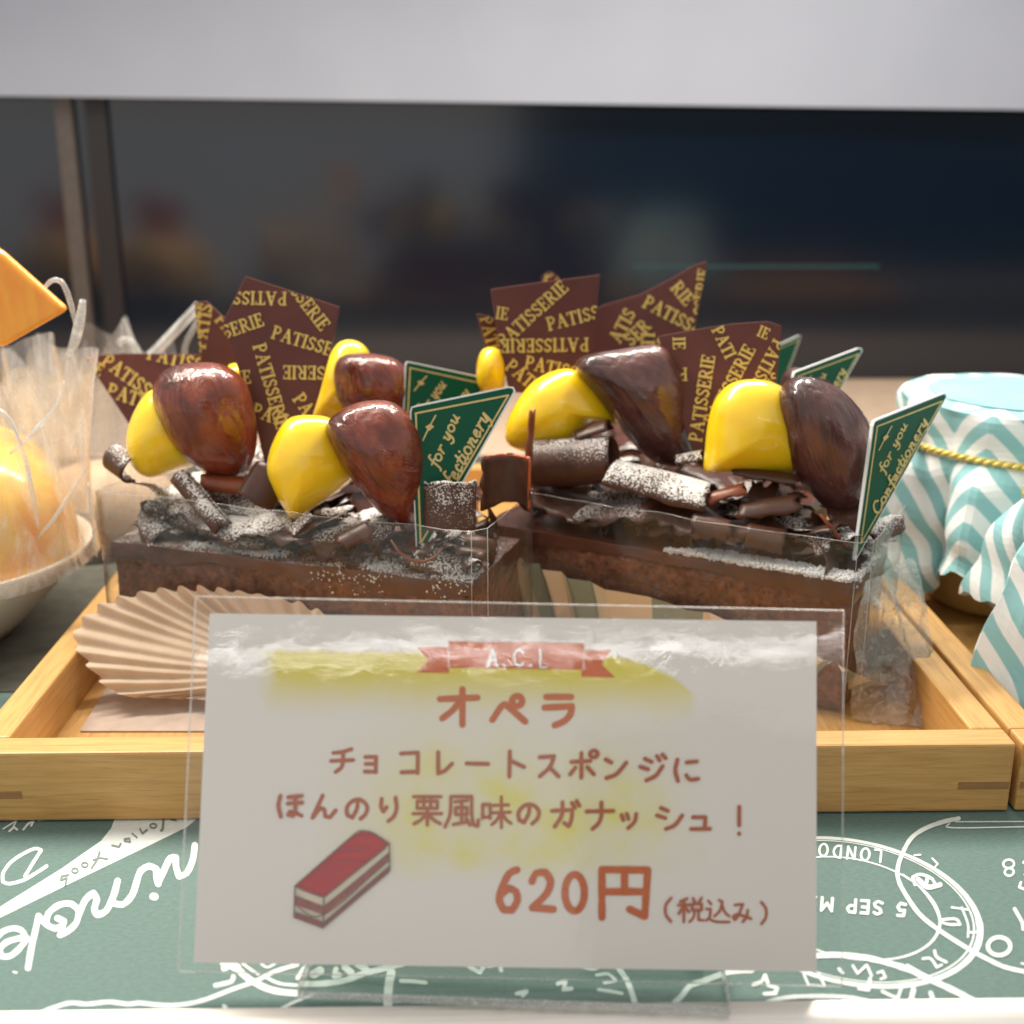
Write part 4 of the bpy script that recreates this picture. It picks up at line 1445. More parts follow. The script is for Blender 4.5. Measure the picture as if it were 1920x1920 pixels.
# big rolls
cbox(t2, 'chocolate_curl', 1000, 872, 27.5, 1150, 866, 26.9, .62, .46, -130, 215, m_choc_s, seed=31, thick=.06, nv=14)
cbox(t2, 'chocolate_curl', 1140, 912, 26.6, 1325, 962, 25.7, .62, .66, -60, 72, m_choc_ss, seed=32, thick=.06, nv=14)
cbox(t2, 'chocolate_curl', 1090, 835, 27.4, 1150, 815, 27.2, .3, .4, -70, 60, m_choc, seed=33)
cbox(t2, 'chocolate_curl', 1392, 975, 25.2, 1500, 960, 24.9, .38, .34, -70, 70, m_choc, seed=34, edge=.15)
cbox(t2, 'chocolate_curl', 1330, 950, 25.5, 1400, 930, 25.4, .3, .25, -90, 60, m_choc_red, seed=35, edge=.12)
cbox(t2, 'chocolate_curl', 1300, 985, 25.2, 1370, 1000, 24.9, .25, .25, -90, 120, m_choc, seed=36, edge=.15)
cbox(t2, 'chocolate_curl', 1400, 1005, 24.8, 1470, 1020, 24.5, .28, .2, -60, 200, m_choc, seed=37, edge=.15)
cbox(t2, 'chocolate_curl', 1270, 880, 26.6, 1320, 870, 26.5, .3, .3, -60, 60, m_choc_ss, seed=38, edge=.15)
cbox(t2, 'chocolate_curl', 1380, 905, 25.9, 1500, 925, 25.4, .35, .4, -50, 50, m_choc, seed=39, edge=.12)
V, F = tube([PY(u, v, 24.2) for u, v in ((1538, 965), (1555, 985), (1572, 1008), (1590, 1025))], [.03, .045, .05, .03], 6)
obj('chocolate_curl', V, F, m_choc_red, t2, smooth=True)
cbox(t2, 'chocolate_curl', 1620, 1010, 24.6, 1680, 985, 25.3, .25, .2, -80, 140, m_choc_ss, seed=40, edge=.15)
for k, (a, b_, z, th, L, r, mt) in enumerate([(7.2, .75, 3.8, .1, 2.0, 1.0, m_choc), (5.6, .7, 3.75, -.2, 1.9, .9, m_choc_s), (4.0, .85, 3.85, .3, 1.8, 1.0, m_choc), (2.6, .8, 3.8, -.3, 1.7, .8, m_choc), (1.3, 1.1, 3.75, .4, 1.5, .7, m_choc_s)]):
    ax = (c2.d * math.cos(th) + c2.n * math.sin(th) + Vector((0, 0, .14 * (-1) ** k))).normalized()
    c = c2.P(a, b_, z - r * .8)
    V, F = curl(c - ax * L / 2, c + ax * L / 2, r, r * 1.1, -36, 46, .022, 330 + k, .22, nv=16, nu=12)
    V = [v + Vector((0, 0, .10 * mnoise.noise(v * 1.5))) for v in V]
    obj('chocolate_curl', V, F, mt, t2, origin=c, smooth=True)
flakes(t2, c2, 30, 43, 3.45, 4.15, [m_choc, m_choc, m_choc_s], .8, 1.6, (.75, None), wide=.9)
flakes(t2, c2, 32, 41, 3.25, 3.65, [m_choc, m_choc, m_choc_s], .4, .95, (.5, None))
flakes(t2, c2, 16, 42, 3.6, 4.15, [m_choc, m_choc, m_choc_s], .4, .85, (.8, 2.6))
rnd = random.Random(9)
pts = []
for i in range(7500):
    a = rnd.uniform(.02, 4.1); b_ = rnd.uniform(-.06, .62)
    wdt = .5 if a < 3.1 else .5 * (4.1 - a)
    if b_ > wdt + .1 * mnoise.noise(Vector((a * 3, 1, 1))):
        continue
    pts.append((c2.P(a, b_, 3.24 + rnd.uniform(0, .07) + .03 * mnoise.noise(Vector((a * 5, b_ * 5, 3)))), rnd.uniform(.5, 1.35)))
for i in range(500):
    a = rnd.gauss(-.02, .04); b_ = rnd.uniform(.1, 2.8)
    pts.append((c2.P(a, b_, 3.24 + rnd.uniform(-.25, .3) * abs(mnoise.noise(Vector((b_ * 3, 1, 4))))), rnd.uniform(.5, 1.2)))
sugar(t2, pts, 2)
film_wrap(t2, c2, 4.16, 2.0)
# crumpled end of the film below the right end
grid = []
for i in range(34):
    row = []
    for j in range(26):
        f, g = i / 33, j / 25
        lo = PZ(1596 + 152 * f, 1352 + 12 * f, .30)
        hi = PY(1612, 1100, 23.25).lerp(PY(1706, 1045, 25.7), f)
        p = lo.lerp(hi, g) + RGT * (.30 * math.sin(math.pi * g) * f)
        am = .9 - .4 * g
        q = Vector((f * 5 + g * 1.5, g * 4, 1))
        p += Vector((.6, -.7, .2)) * (am * .32 * mnoise.noise(q)) + Vector((.5, .5, .3)) * (am * .16 * mnoise.noise(q * 2.7))
        p.z = max(p.z, .29)
        row.append(p)
    grid.append(row)
V = [p for r in grid for p in r]
F = [(i * 26 + j, (i + 1) * 26 + j, (i + 1) * 26 + j + 1, i * 26 + j + 1) for i in range(33) for j in range(25)]
o = obj('film_wrap', V, F, m_film_crumpled, t2, smooth=True)
o['label'] = 'crumpled end of the clear film'
pick((1638, 789), (1777, 736), (1604, 1050), 24.6, 26.1, 24.2, 'narrow looking green pick at the right end of the front right cake')

# ---- cakes behind ------------------------------------------------------------------
c3 = CakeFrame((-1.3, 28.1), 20, 7.0)
t3 = add_cake(c3, 'chocolate cake behind the front left one, with a tilted plaque at its left end')
cake_body(t3, c3, 23)
plaque(t3, [(157, 668), (230, 662), (375, 664), (400, 700), (340, 780), (290, 830), (245, 800), (205, 740)], 30.6, 6, 20, [
    ('PATISSERIE', 188, 682, 36), ('PATISSERIE', 274, 672, 14), ('PATISSERIE', 188, 706, 28, 22, 'end'), ('PATISSERIE', 198, 742, 18)], 'tilted plaque at the left end of the row', 25)
plaque(t3, [(364, 568), (386, 564), (428, 602), (452, 680), (440, 720), (380, 720), (372, 640)], 31.0, 0, 8, [
    ('PATISSERIE', 384, 655, -80, 24), ('PATISSERIE', 402, 600, 50, 22), ('PATISSERIE', 376, 690, -90, 22)], 'plaque mostly hidden behind the tall one', 25)
yellow(t3, [(640, 640), (612, 680), (596, 740), (590, 790), (640, 800), (690, 790), (700, 690), (680, 645)], 30.2, .7, 'yellow chestnut behind the tall plaque', 25)
yellow(t3, [(432, 683), (425, 720), (440, 740), (470, 730), (472, 690)], 30.0, .5, None, 26)
nut(t3, [(630, 680), (650, 664), (700, 663), (745, 675), (768, 705), (775, 760), (740, 790), (680, 790), (640, 760), (626, 715)], 29.6, .75, m_nut_red, [(700, 790), (640, 670)], 'glossy red brown chestnut left of the back pick', 27)
yellow(t3, [(905, 655), (893, 690), (900, 730), (940, 735), (950, 690), (935, 655)], 29.4, .5, 'yellow chestnut at the right end', 28)
plaque(t3, [(894, 588), (915, 592), (938, 602), (950, 700), (918, 700), (908, 640)], 29.8, 10, 8, [('PATISSERIE', 900, 596, 75, 22)], 'narrow plaque at the right end')
flakes(t3, c3, 26, 51, 3.3, 3.9, [m_choc, m_choc_s], .5, .9)
pick((760, 676), (926, 713), (752, 900), 29.2, 29.6, 28.8, 'green pick on the back left cake, its top edge sloping down to the right')

c4_ = CakeFrame((7.4, 28.1), 30, 7.0)
t4 = add_cake(c4_, 'chocolate cake behind the front right one, with a large curved plaque')
cake_body(t4, c4_, 29)
plaque(t2, [(920, 542), (1020, 528), (1125, 515), (1118, 600), (1108, 720), (1030, 740), (955, 735), (935, 640)], 29.3, 3, 10, [
    ('PATISSERIE', 945, 652, -42), ('PATISSERIE', 1028, 620, -14), ('PATISSERIE', 1104, 634, 179), ('PATISSERIE', 982, 690, 12), ('PATISSERIE', 952, 600, 8, 22, 'end'), ('PATISSERIE', 945, 690, 40)],
    'square cornered plaque with gold lettering, left of the dark chestnut')
plaque(t4, [(1100, 590), (1130, 572), (1200, 552), (1262, 520), (1300, 498), (1326, 489), (1318, 540), (1304, 612), (1290, 700), (1120, 720)], 32.0, -6, 12, [
    ('ATIS', 1162, 645, -62, 24), ('PATISSERIE', 1203, 574, 28, 24), ('RIE', 1256, 540, 50, 24), ('SSERIE', 1322, 592, -84, 22), ('SER', 1184, 650, -44, 24), ('TI', 1226, 652, -88, 24), ('S', 1256, 648, -88, 24)],
    'large plaque whose curved top rises to the right')
flakes(t4, c4_, 24, 61, 3.3, 3.9, [m_choc, m_choc_s], .5, .9)
nut(t4, [(1470, 700), (1500, 690), (1560, 720), (1590, 780), (1560, 840), (1490, 830), (1460, 760)], 29.4, .75, m_nut_dark, [(1550, 830), (1480, 695)], None, 63)
pick((1488, 698), (1618, 651), (1480, 900), 28.6, 29.8, 28.2, 'green pick rising behind the large dark chestnut, on the back right cake')

c5 = CakeFrame((7.0, 33.3), 30, 6.4)
t5 = add_cake(c5, 'chocolate cake farthest back on the tray, mostly hidden behind the plaques')
cake_body(t5, c5, 37)
flakes(t5, c5, 14, 71, 3.3, 3.9, [m_choc, m_choc_s], .5, .9)
plaque(t5, [(1015, 520), (1030, 508), (1048, 520), (1080, 640), (1020, 640)], 36.2, 0, 5, [('PATISSERIE', 1018, 528, 10, 24)], None)
pick((1440, 655), (1502, 628), (1440, 800), 35.4, 36.0, 34.8, 'blurred green pick peeping out behind the fan shaped plaque, the farthest back', False)

# ================================================================== price card
cb0, cb1 = PY(363, 1805, 15.3), PY(1531, 1822, 15.12)
ct0 = PY(393, 1150, 17.25)
PC0 = (cb0 + cb1) / 2
ex = (cb1 - cb0).normalized()
nC = ex.cross((ct0 - cb0)).normalized()
if nC.dot(CAMPOS - PC0) < 0:
    nC = -nC
PXC = lambda u, v, h: PPL(u, v, PC0 + nC * h, nC)
m_card, nt, out = nodes_of('price_card_paper')
tc = nt.nodes.new('ShaderNodeTexCoord')
sp = nt.nodes.new('ShaderNodeSeparateXYZ'); nt.links.new(tc.outputs['UV'], sp.inputs[0])
U_, V_ = sp.outputs['X'], sp.outputs['Y']
mpn = nt.nodes.new('ShaderNodeMapping'); mpn.inputs['Scale'].default_value = (1.75, 1, 1); nt.links.new(tc.outputs['UV'], mpn.inputs['Vector'])
wn = noise_node(nt, mpn.outputs[0], 9, 5)
wob = math_n(nt, 'MULTIPLY', math_n(nt, 'SUBTRACT', wn, .5), .05)
uu = math_n(nt, 'ADD', U_, wob)
over = math_n(nt, 'MAXIMUM', math_n(nt, 'SUBTRACT', U_, .64), 0)
vt = math_n(nt, 'ADD', math_n(nt, 'ADD', V_, math_n(nt, 'MULTIPLY', math_n(nt, 'MULTIPLY', over, over), 4.2)), math_n(nt, 'MULTIPLY', wob, .5))
f = math_n(nt, 'MULTIPLY', sstep(nt, uu, .075, .115), math_n(nt, 'SUBTRACT', 1, sstep(nt, uu, .785, .815)))
f = math_n(nt, 'MULTIPLY', f, math_n(nt, 'SUBTRACT', 1, sstep(nt, vt, .885, .905)))
f = math_n(nt, 'MULTIPLY', f, sstep(nt, math_n(nt, 'ADD', V_, wob), .69, .86))
n3 = noise_node(nt, mpn.outputs[0], 5.5, 4)
g = math_n(nt, 'MULTIPLY', sstep(nt, U_, .16, .36), math_n(nt, 'SUBTRACT', 1, sstep(nt, U_, .62, .86)))
g = math_n(nt, 'MULTIPLY', g, math_n(nt, 'MULTIPLY', sstep(nt, V_, .22, .34), math_n(nt, 'SUBTRACT', 1, sstep(nt, V_, .44, .80))))
g = math_n(nt, 'MULTIPLY', g, math_n(nt, 'ADD', math_n(nt, 'MULTIPLY', sstep(nt, n3, .42, .75), .70), .32))
fib = noise_node(nt, mpn.outputs[0], 260, 3)
base = mixc(nt, sstep(nt, fib, .3, .7), (.78, .735, .665), (.83, .785, .72))
col = mixc(nt, math_n(nt, 'MULTIPLY', f, .95), base, (.74, .62, .035))
col = mixc(nt, g, col, (.78, .72, .12))
p = principled(nt, out, col, .55)
card = thing('price_card', (cb0 + cb1) / 2, 'white laminated price card with Japanese lettering and a drawing of cake, before the tray', 'price card')
q = [(363, 1805), (1531, 1822), (1531, 1165), (393, 1150)]
NU, NV = 24, 14
V, F, UV = [], [], []
for i in range(NU + 1):
    for j in range(NV + 1):
        s, t = i / NU, j / NV
        bu, bv = q[0][0] + (q[1][0] - q[0][0]) * s, q[0][1] + (q[1][1] - q[0][1]) * s
        tu, tv = q[3][0] + (q[2][0] - q[3][0]) * s, q[3][1] + (q[2][1] - q[3][1]) * s
        V.append(PXC(bu + (tu - bu) * t, bv + (tv - bv) * t, 0))
        UV.append((s, t))
for i in range(NU):
    for j in range(NV):
        a = i * (NV + 1) + j
        F.append((a, a + NV + 1, a + NV + 2, a + 1))
k = len(V)
V += [v - nC * .03 for v in V]
F += [tuple(x + k for x in f[::-1]) for f in F]
UV += UV
bd = [i * (NV + 1) for i in range(NU + 1)] + [NU * (NV + 1) + j for j in range(1, NV + 1)] + [i * (NV + 1) + NV for i in range(NU - 1, -1, -1)] + [j for j in range(NV - 1, 0, -1)]
for i in range(len(bd)):
    a, b_ = bd[i], bd[(i + 1) % len(bd)]
    F.append((b_, a, a + k, b_ + k))
cp = obj('card_paper', V, F, m_card, card, uvs=UV)
ink_col = simple('brown_marker', (.50, .135, .062), .6, (.40, .135, .07), 40, lo=.4, hi=.6)
ink_big = simple('orange_marker', (.62, .165, .050), .6, (.52, .13, .045), 20)
ik = Ink(PXC, base=.006, dh=.0004)
for ch, x0, y0, x1, y1 in [
    ('チ', 617, 1400, 666, 1452), ('ョ', 680, 1413, 710, 1453), ('コ', 747, 1405, 789, 1454), ('レ', 814, 1406, 852, 1456), ('ー', 871, 1426, 919, 1438), ('ト', 946, 1405, 987, 1460),
    ('ス', 1006, 1411, 1052, 1461), ('ポ', 1063, 1403, 1126, 1463), ('ン', 1131, 1416, 1179, 1464), ('ジ', 1195, 1411, 1254, 1468), ('に', 1261, 1420, 1314, 1469),
    ('ほ', 517, 1486, 571, 1536), ('ん', 580, 1487, 634, 1538), ('の', 644, 1494, 694, 1540), ('り', 709, 1492, 750, 1544), ('栗', 771, 1488, 831, 1550), ('風', 831, 1488, 900, 1555), ('味', 899, 1491, 961, 1555),
    ('の', 966, 1503, 1016, 1549), ('ガ', 1031, 1498, 1091, 1555), ('ナ', 1096, 1501, 1154, 1558), ('ッ', 1160, 1521, 1198, 1557), ('シ', 1228, 1509, 1284, 1559), ('ュ', 1292, 1526, 1335, 1560), ('!', 1378, 1509, 1394, 1571),
]:
    glyph(ik, JP[ch], (x0, y0, x1, y1), 7.6 if ch not in '栗風味' else 6.2)
for ch, x0, y0, x1, y1 in [('(', 1243, 1681, 1262, 1731), ('税', 1269, 1681, 1322, 1732), ('込', 1322, 1683, 1370, 1733), ('み', 1371, 1690, 1411, 1731), (')', 1424, 1689, 1441, 1735)]:
    glyph(ik, JP[ch], (x0, y0, x1, y1), 5.4)
ik.build('brown_lettering', ink_col, card)
ik = Ink(PXC, base=.006, dh=.0004)
for ch, x0, y0, x1, y1 in [('オ', 819, 1286, 901, 1365), ('ペ', 917, 1296, 992, 1360), ('ラ', 1015, 1296, 1080, 1367)]:
    glyph(ik, JP[ch], (x0, y0, x1, y1), 12)
for ch, x0, y0, x1, y1 in [('6', 926, 1622, 981, 1715), ('2', 988, 1627, 1045, 1714), ('0', 1049, 1630, 1106, 1718), ('円', 1117, 1619, 1225, 1729)]:
    glyph(ik, JP[ch], (x0, y0, x1, y1), 13.5)
ik.build('orange_lettering', ink_big, card)
# ribbon banner
ik = Ink(PXC, base=.006, dh=.0006)
for poly in ([(781, 1212), (842, 1213), (842, 1262), (781, 1261), (803, 1239)], [(1093, 1219), (1147, 1218), (1128, 1246), (1153, 1270), (1090, 1269)], [(841, 1202), (1097, 1206), (1095, 1256), (842, 1252)]):
    ik.poly(poly)
rb = ik.build('ribbon_banner', simple('ribbon_orange', (.70, .15, .03), .6, (.60, .12, .025), 3, (1, 8, 8)), card)
ik = Ink(PXC, base=.034, dh=.0006)
glyph(ik, CAPS['A'][1], (911, 1214, 942, 1252), 5)
glyph(ik, CAPS['C'][1], (960, 1215, 992, 1251), 5)
glyph(ik, CAPS['L'][1], (1009, 1216, 1034, 1254), 5)
for x in (945, 995):
    ik.stroke([(x, 1247), (x + 1, 1248)], 6)
ik.stroke([(841, 1203), (841, 1253)], 1.6); ik.stroke([(1096, 1207), (1094, 1257)], 1.6)
ik.build('banner_letters', simple('white_marker', (.72, .68, .62), .6), rb)
# small drawing of a cake slice
ik = Ink(PXC, base=.006, dh=.0006)
ik.poly([(554, 1661), (566, 1650), (660, 1568), (678, 1558), (700, 1562), (730, 1580), (720, 1594), (610, 1680), (600, 1682), (570, 1672)])
cr = ik.build('cake_drawing', simple('drawing_red', (.52, .062, .062), .6, (.44, .05, .055), 1.5, (1, 6, 6)), card)
ik = Ink(PXC, base=.010, dh=.0006)
lay = lambda s0, s1: ([(553, 1662 + 58 * s0), (607, 1682 + 58 * s0), (607, 1682 + 58 * s1), (553, 1662 + 58 * s1)], [(607, 1682 + 58 * s0), (730, 1584 + 52 * s0), (730, 1584 + 52 * s1), (607, 1682 + 58 * s1)])
for s0, s1 in ((.05, .27), (.62, .80)):
    for pl in lay(s0, s1):
        ik.poly(pl)
ik.build('cream_layers', simple('drawing_cream', (.70, .62, .48), .7), cr)
ik = Ink(PXC, base=.014, dh=.0006)
for s0, s1 in ((.30, .58), (.82, 1.0)):
    for pl in lay(s0, s1):
        ik.poly(pl)
ik.build('red_layers', simple('drawing_layer_red', (.36, .10, .085), .7, (.45, .16, .13), 18, (1, 1, 1)), cr)
ik = Ink(PXC, base=.042, dh=.0004)
for pts in ([(553, 1661), (566, 1650), (660, 1568), (678, 1558), (700, 1562), (730, 1582)], [(730, 1582), (610, 1681)], [(553, 1662), (607, 1682)], [(607, 1682), (606, 1740)], [(553, 1662), (551, 1720)], [(551, 1720), (605, 1740)], [(605, 1740), (731, 1632)], [(730, 1582), (731, 1632)],
            [(552, 1679), (607, 1699), (730, 1599)], [(552, 1697), (607, 1715), (730, 1612)], [(552, 1710), (607, 1730), (730, 1624)]):
    ik.stroke(pts, 2.6, rough=.3, step=3)
for a in ((590, 1635, 647, 1636), (607, 1618, 675, 1618), (632, 1592, 690, 1590)):
    ik.stroke([(a[0], a[1]), (a[2], a[3])], .9)
ik.build('pencil_outline', simple('pencil_grey', (.22, .18, .16), .8), cr)
# lamination pouch
m_lam, nt, out = nodes_of('lamination')
vec = texco(nt)
h1 = noise_node(nt, vec, .42, 2, .4, .8)
h2 = noise_node(nt, vec, 2.6, 5, .65, 1.0)
hh = math_n(nt, 'ADD', h1, math_n(nt, 'MULTIPLY', h2, .16))
nrm = bump_n(nt, hh, .022, .50)
tr = nt.nodes.new('ShaderNodeBsdfTransparent'); tr.inputs['Color'].default_value = (.985, .985, .985, 1)
gl = nt.nodes.new('ShaderNodeBsdfGlossy'); gl.inputs['Roughness'].default_value = .02; gl.inputs['Color'].default_value = (1, 1, 1, 1)
nt.links.new(nrm, gl.inputs['Normal'])
mx = nt.nodes.new('ShaderNodeMixShader')
nt.links.new(skin_fresnel(nt, nrm, .045, 1.0), mx.inputs[0]); nt.links.new(tr.outputs[0], mx.inputs[1]); nt.links.new(gl.outputs[0], mx.inputs[2]); nt.links.new(mx.outputs[0], out.inputs['Surface'])
lq = [(333, 1822), (1580, 1850), (1583, 1145), (366, 1118)]
fr_ = [PXC(u, v, .075) for u, v in lq]
lam = obj('lamination', fr_, [(0, 1, 2, 3)], m_lam, card)
m_lame = film_mat('lamination_edge', .9, .5, .2, 0)
V, F = [], []
for i in range(4):
    a, b_ = fr_[i], fr_[(i + 1) % 4]
    tv, tf = tube([a - nC * .03, b_ - nC * .03], .014, 5)
    n = len(V); V += tv; F += [tuple(x + n for x in f) for f in tf]
obj('welded_edge', V, F, m_lame, lam)
# clear stand
m_acr, nt, out = nodes_of('clear_acrylic')
tr = nt.nodes.new('ShaderNodeBsdfTransparent'); tr.inputs['Color'].default_value = (.90, .93, .92, 1)
gl = nt.nodes.new('ShaderNodeBsdfGlossy'); gl.inputs['Roughness'].default_value = .05
mx = nt.nodes.new('ShaderNodeMixShader')
nt.links.new(skin_fresnel(nt, None, .05, 1.0), mx.inputs[0]); nt.links.new(tr.outputs[0], mx.inputs[1]); nt.links.new(gl.outputs[0], mx.inputs[2]); nt.links.new(mx.outputs[0], out.inputs['Surface'])
m_acr_edge = film_mat('acrylic_edge', .8, .55, .15, .2, 2)
s0, s1 = PZ(562, 1870, .11), PZ(1365, 1900, .11)
ux = (s1 - s0).normalized(); uy = Vector((-ux.y, ux.x, 0))
wid = (s1 - s0).length
st = thing('card_stand', (s0 + s1) / 2 - Vector((0, 0, .02)), 'clear acrylic stand holding up the price card on the green paper', 'stand')


def sb(a0, a1, d0, d1, z0, z1, name, mat):
    b = MB()
    V = []
    for z in (z0, z1):
        for a, d in ((a0, d0), (a1, d0), (a1, d1), (a0, d1)):
            V.append(s0 + ux * a + uy * d + Vector((0, 0, z - .11)))
    b.add(V, [(0, 3, 2, 1), (4, 5, 6, 7), (0, 1, 5, 4), (1, 2, 6, 5), (2, 3, 7, 6), (3, 0, 4, 7)])
    return bevel(b.build(name, mat, st), .03)


sb(0, wid, .05, 3.0, .08, .16, 'base_plate', m_acr)
sb(0, wid, -.02, .05, .08, .20, 'front_lip', m_acr_edge)
sb(-.03, 0, -.02, .9, .08, .30, 'side_edge', m_acr_edge)
sb(wid, wid + .03, -.02, .9, .08, .30, 'side_edge', m_acr_edge)
V = [s0 + ux * a + Vector((0, 0, .06)) + (uy * .74 + Vector((0, 0, 1.9))) * t + uy * (.62 + w) for w in (0, .08) for t in (0, 1) for a in (.3, wid - .3)]
obj('back_rest', V, [(0, 1, 3, 2), (4, 6, 7, 5), (0, 4, 5, 1), (2, 3, 7, 6), (0, 2, 6, 4), (1, 5, 7, 3)], m_acr, st)

# ================================================================== striped jars on the right
m_cover, nt, out = nodes_of('striped_cover_paper')
tc = nt.nodes.new('ShaderNodeTexCoord')
sp = nt.nodes.new('ShaderNodeSeparateXYZ'); nt.links.new(tc.outputs['UV'], sp.inputs[0])
s = math_n(nt, 'SINE', math_n(nt, 'MULTIPLY', sp.outputs['X'], 2 * math.pi))
s = sstep(nt, s, -.18, .18)
p = principled(nt, out, mixc(nt, s, (.80, .83, .83), (.27, .53, .55)), .7)
m_seal = simple('pale_blue_sticker', (.24, .50, .56), .45, (.30, .56, .62), 1.2)
m_cord = simple('gold_cord', (.62, .47, .10), .4, (.78, .62, .18), 30, metallic=.3)
m_pud = simple('custard_glass', (.62, .43, .17), .25, (.68, .50, .22), 2, coat=.6, sss=.2, sss_r=(1, .7, .3), sss_cm=.3)


def jar(x, y, label, ztop=5.7, R=2.95, seed=0, rot=0.0):
    t = thing('pudding_jar', (x, y, .27), label, 'jar', 'jars with striped paper covers')
    prof = [(0, .27), (1.7, .27), (2.0, .5), (2.35, 1.6), (2.6, 2.8), (2.68, 4.4), (2.75, 5.2), (2.78, ztop - .12), (0, ztop - .10)]
    n = 40
    V, F = [], []
    for r, z in prof:
        for i in range(n):
            a = 2 * math.pi * i / n
            V.append((x + r * math.cos(a), y + r * math.sin(a), z))
    for k in range(len(prof) - 1):
        for i in range(n):
            F.append((k * n + i, k * n + (i + 1) % n, (k + 1) * n + (i + 1) % n, (k + 1) * n + i))
    obj('glass_cup', V, F, m_pud, t, smooth=True)
    # draped square sheet with folded pleats
    PL = 9
    N = PL * 20
    NR, NS = 8, 26
    V, F, UV = [], [], []
    for i in range(N):
        a = 2 * math.pi * i / N
        ar = a + rot
        half = 6.7
        edge = half / max(abs(math.cos(ar)), abs(math.sin(ar)))
        edge = min(edge, 8.2) - (.10 if (i % 4) < 2 else 0)
        tri = abs(((a / (2 * math.pi) * PL + .13 * seed) % 1) * 2 - 1)     # 0..1 folded
        for k in range(NR + NS + 1):
            if k <= NR:
                rr = R * k / NR
                z = ztop + .10 * (1 - (k / NR) ** 2) + (.05 * mnoise.noise(Vector((math.cos(a) * 3, math.sin(a) * 3, seed))) if k == NR else 0)
                r2 = rr
                sdrop = 0
            else:
                sd = (edge - R) * (k - NR) / NS
                sdrop = sd
                neck = math.exp(-((sd - 1.05) / .55) ** 2)
                r2 = R + .16 * sd - .22 * neck + (tri - .5) * (.16 + .34 * sd) * (1 - .8 * neck) + .1 * sd * mnoise.noise(Vector((math.cos(a) * 1.5, math.sin(a) * 1.5, seed + sd)))
                z = ztop - sd * .965
            aa = a + (.035 * math.sin(a * PL) * min(sdrop, 1.5))
            V.append((x + r2 * math.cos(aa), y + r2 * math.sin(aa), max(z, .5)))
            UV.append(((sdrop * .60 + tri * 1.55 * (.55 + .25 * sdrop)) / .80 + (k / NR * 2.0 if k <= NR else 2.0), k / (NR + NS)))
    st = NR + NS + 1
    for i in range(N):
        j = (i + 1) % N
        for k in range(st - 1):
            F.append((i * st + k, j * st + k, j * st + k + 1, i * st + k + 1))
    cv = obj('paper_cover', V, F, m_cover, t, uvs=UV, smooth=False)
    sm = cv.modifiers.new('thickness', 'SOLIDIFY'); sm.thickness = .02 * CM; sm.offset = 0
    # sticker on the lid
    V = [(x, y, ztop + .16)] + [(x + 2.3 * math.cos(2 * math.pi * i / 40), y + 2.3 * math.sin(2 * math.pi * i / 40), ztop + .085) for i in range(40)]
    obj('lid_sticker', V, [(0, 1 + i, 1 + (i + 1) % 40) for i in range(40)], m_seal, t, smooth=True)
    # gold cord: twisted pair of strands round the neck
    V, F = [], []
    for ph in (0, math.pi):
        pts = []
        for i in range(241):
            a = 2 * math.pi * i / 240
            tw = a * 46 + ph
            rr = R + .10 + .05 * math.cos(tw)
            pts.append((x + rr * math.cos(a), y + rr * math.sin(a), ztop - 1.08 + .05 * math.sin(tw) + .05 * math.sin(a * 2 + seed)))
        tv, tf = tube(pts, .055, 6)
        n0 = len(V); V += tv; F += [tuple(q + n0 for q in f) for f in tf]
    obj('gold_cord', V, F, m_cord, t, smooth=True)
    return t


jar(13.45, 30.2, 'jar with striped teal paper cover and gold cord, standing beside the right hand pick', seed=1, rot=.5)
jar(14.3, 23.9, 'nearer jar with a striped paper cover, cut off by the right edge of the view', seed=2, rot=.3)

# ================================================================== orange desserts on the left
m_cupw = simple('cream_cup', (.90, .84, .75), .35, (.87, .81, .71), 1, sss=.2, sss_r=(1, .8, .6), sss_cm=.3)
m_fruit, nt, out = nodes_of('orange_fruit')
vec = texco(nt)
f1 = noise_node(nt, vec, .55, 3)
c = ramp(nt, f1, [(.30, (.84, .40, .05)), (.5, (.88, .54, .10)), (.72, (.82, .26, .05))])
principled(nt, out, c, .25, coat=.7, sss=.3, sss_r=(1, .5, .1), sss_cm=.4)
m_red = simple('red_fruit', (.75, .07, .02), .3, (.80, .16, .03), 1)
m_wedge, nt, out = nodes_of('orange_slice')
vec = texco(nt)
f1 = noise_node(nt, vec, .8, 3)
f2 = noise_node(nt, texco(nt, (3, 3, .7)), 1.2, 4)
c = ramp(nt, f2, [(.35, (.84, .28, .008)), (.65, (.88, .40, .018))])
c = mixc(nt, sstep(nt, f1, .58, .75), c, (.78, .20, .07))
principled(nt, out, c, .35, coat=.5, sss=.25, sss_r=(1, .5, .1), sss_cm=.3)
m_bag = film_mat('cellophane', .55, .50, .12, .8, .45, (1, 1, .45))
GD = 'orange fruit desserts on the left'


def lathe(prof, x, y, n=48):
    V, F = [], []
    for r, z in prof:
        for i in range(n):
            a = 2 * math.pi * i / n
            V.append((x + r * math.cos(a), y + r * math.sin(a), z))
    for k in range(len(prof) - 1):
        for i in range(n):
            F.append((k * n + i, k * n + (i + 1) % n, (k + 1) * n + (i + 1) % n, (k + 1) * n + i))
    F.append(tuple(range(n))[::-1])
    return V, F


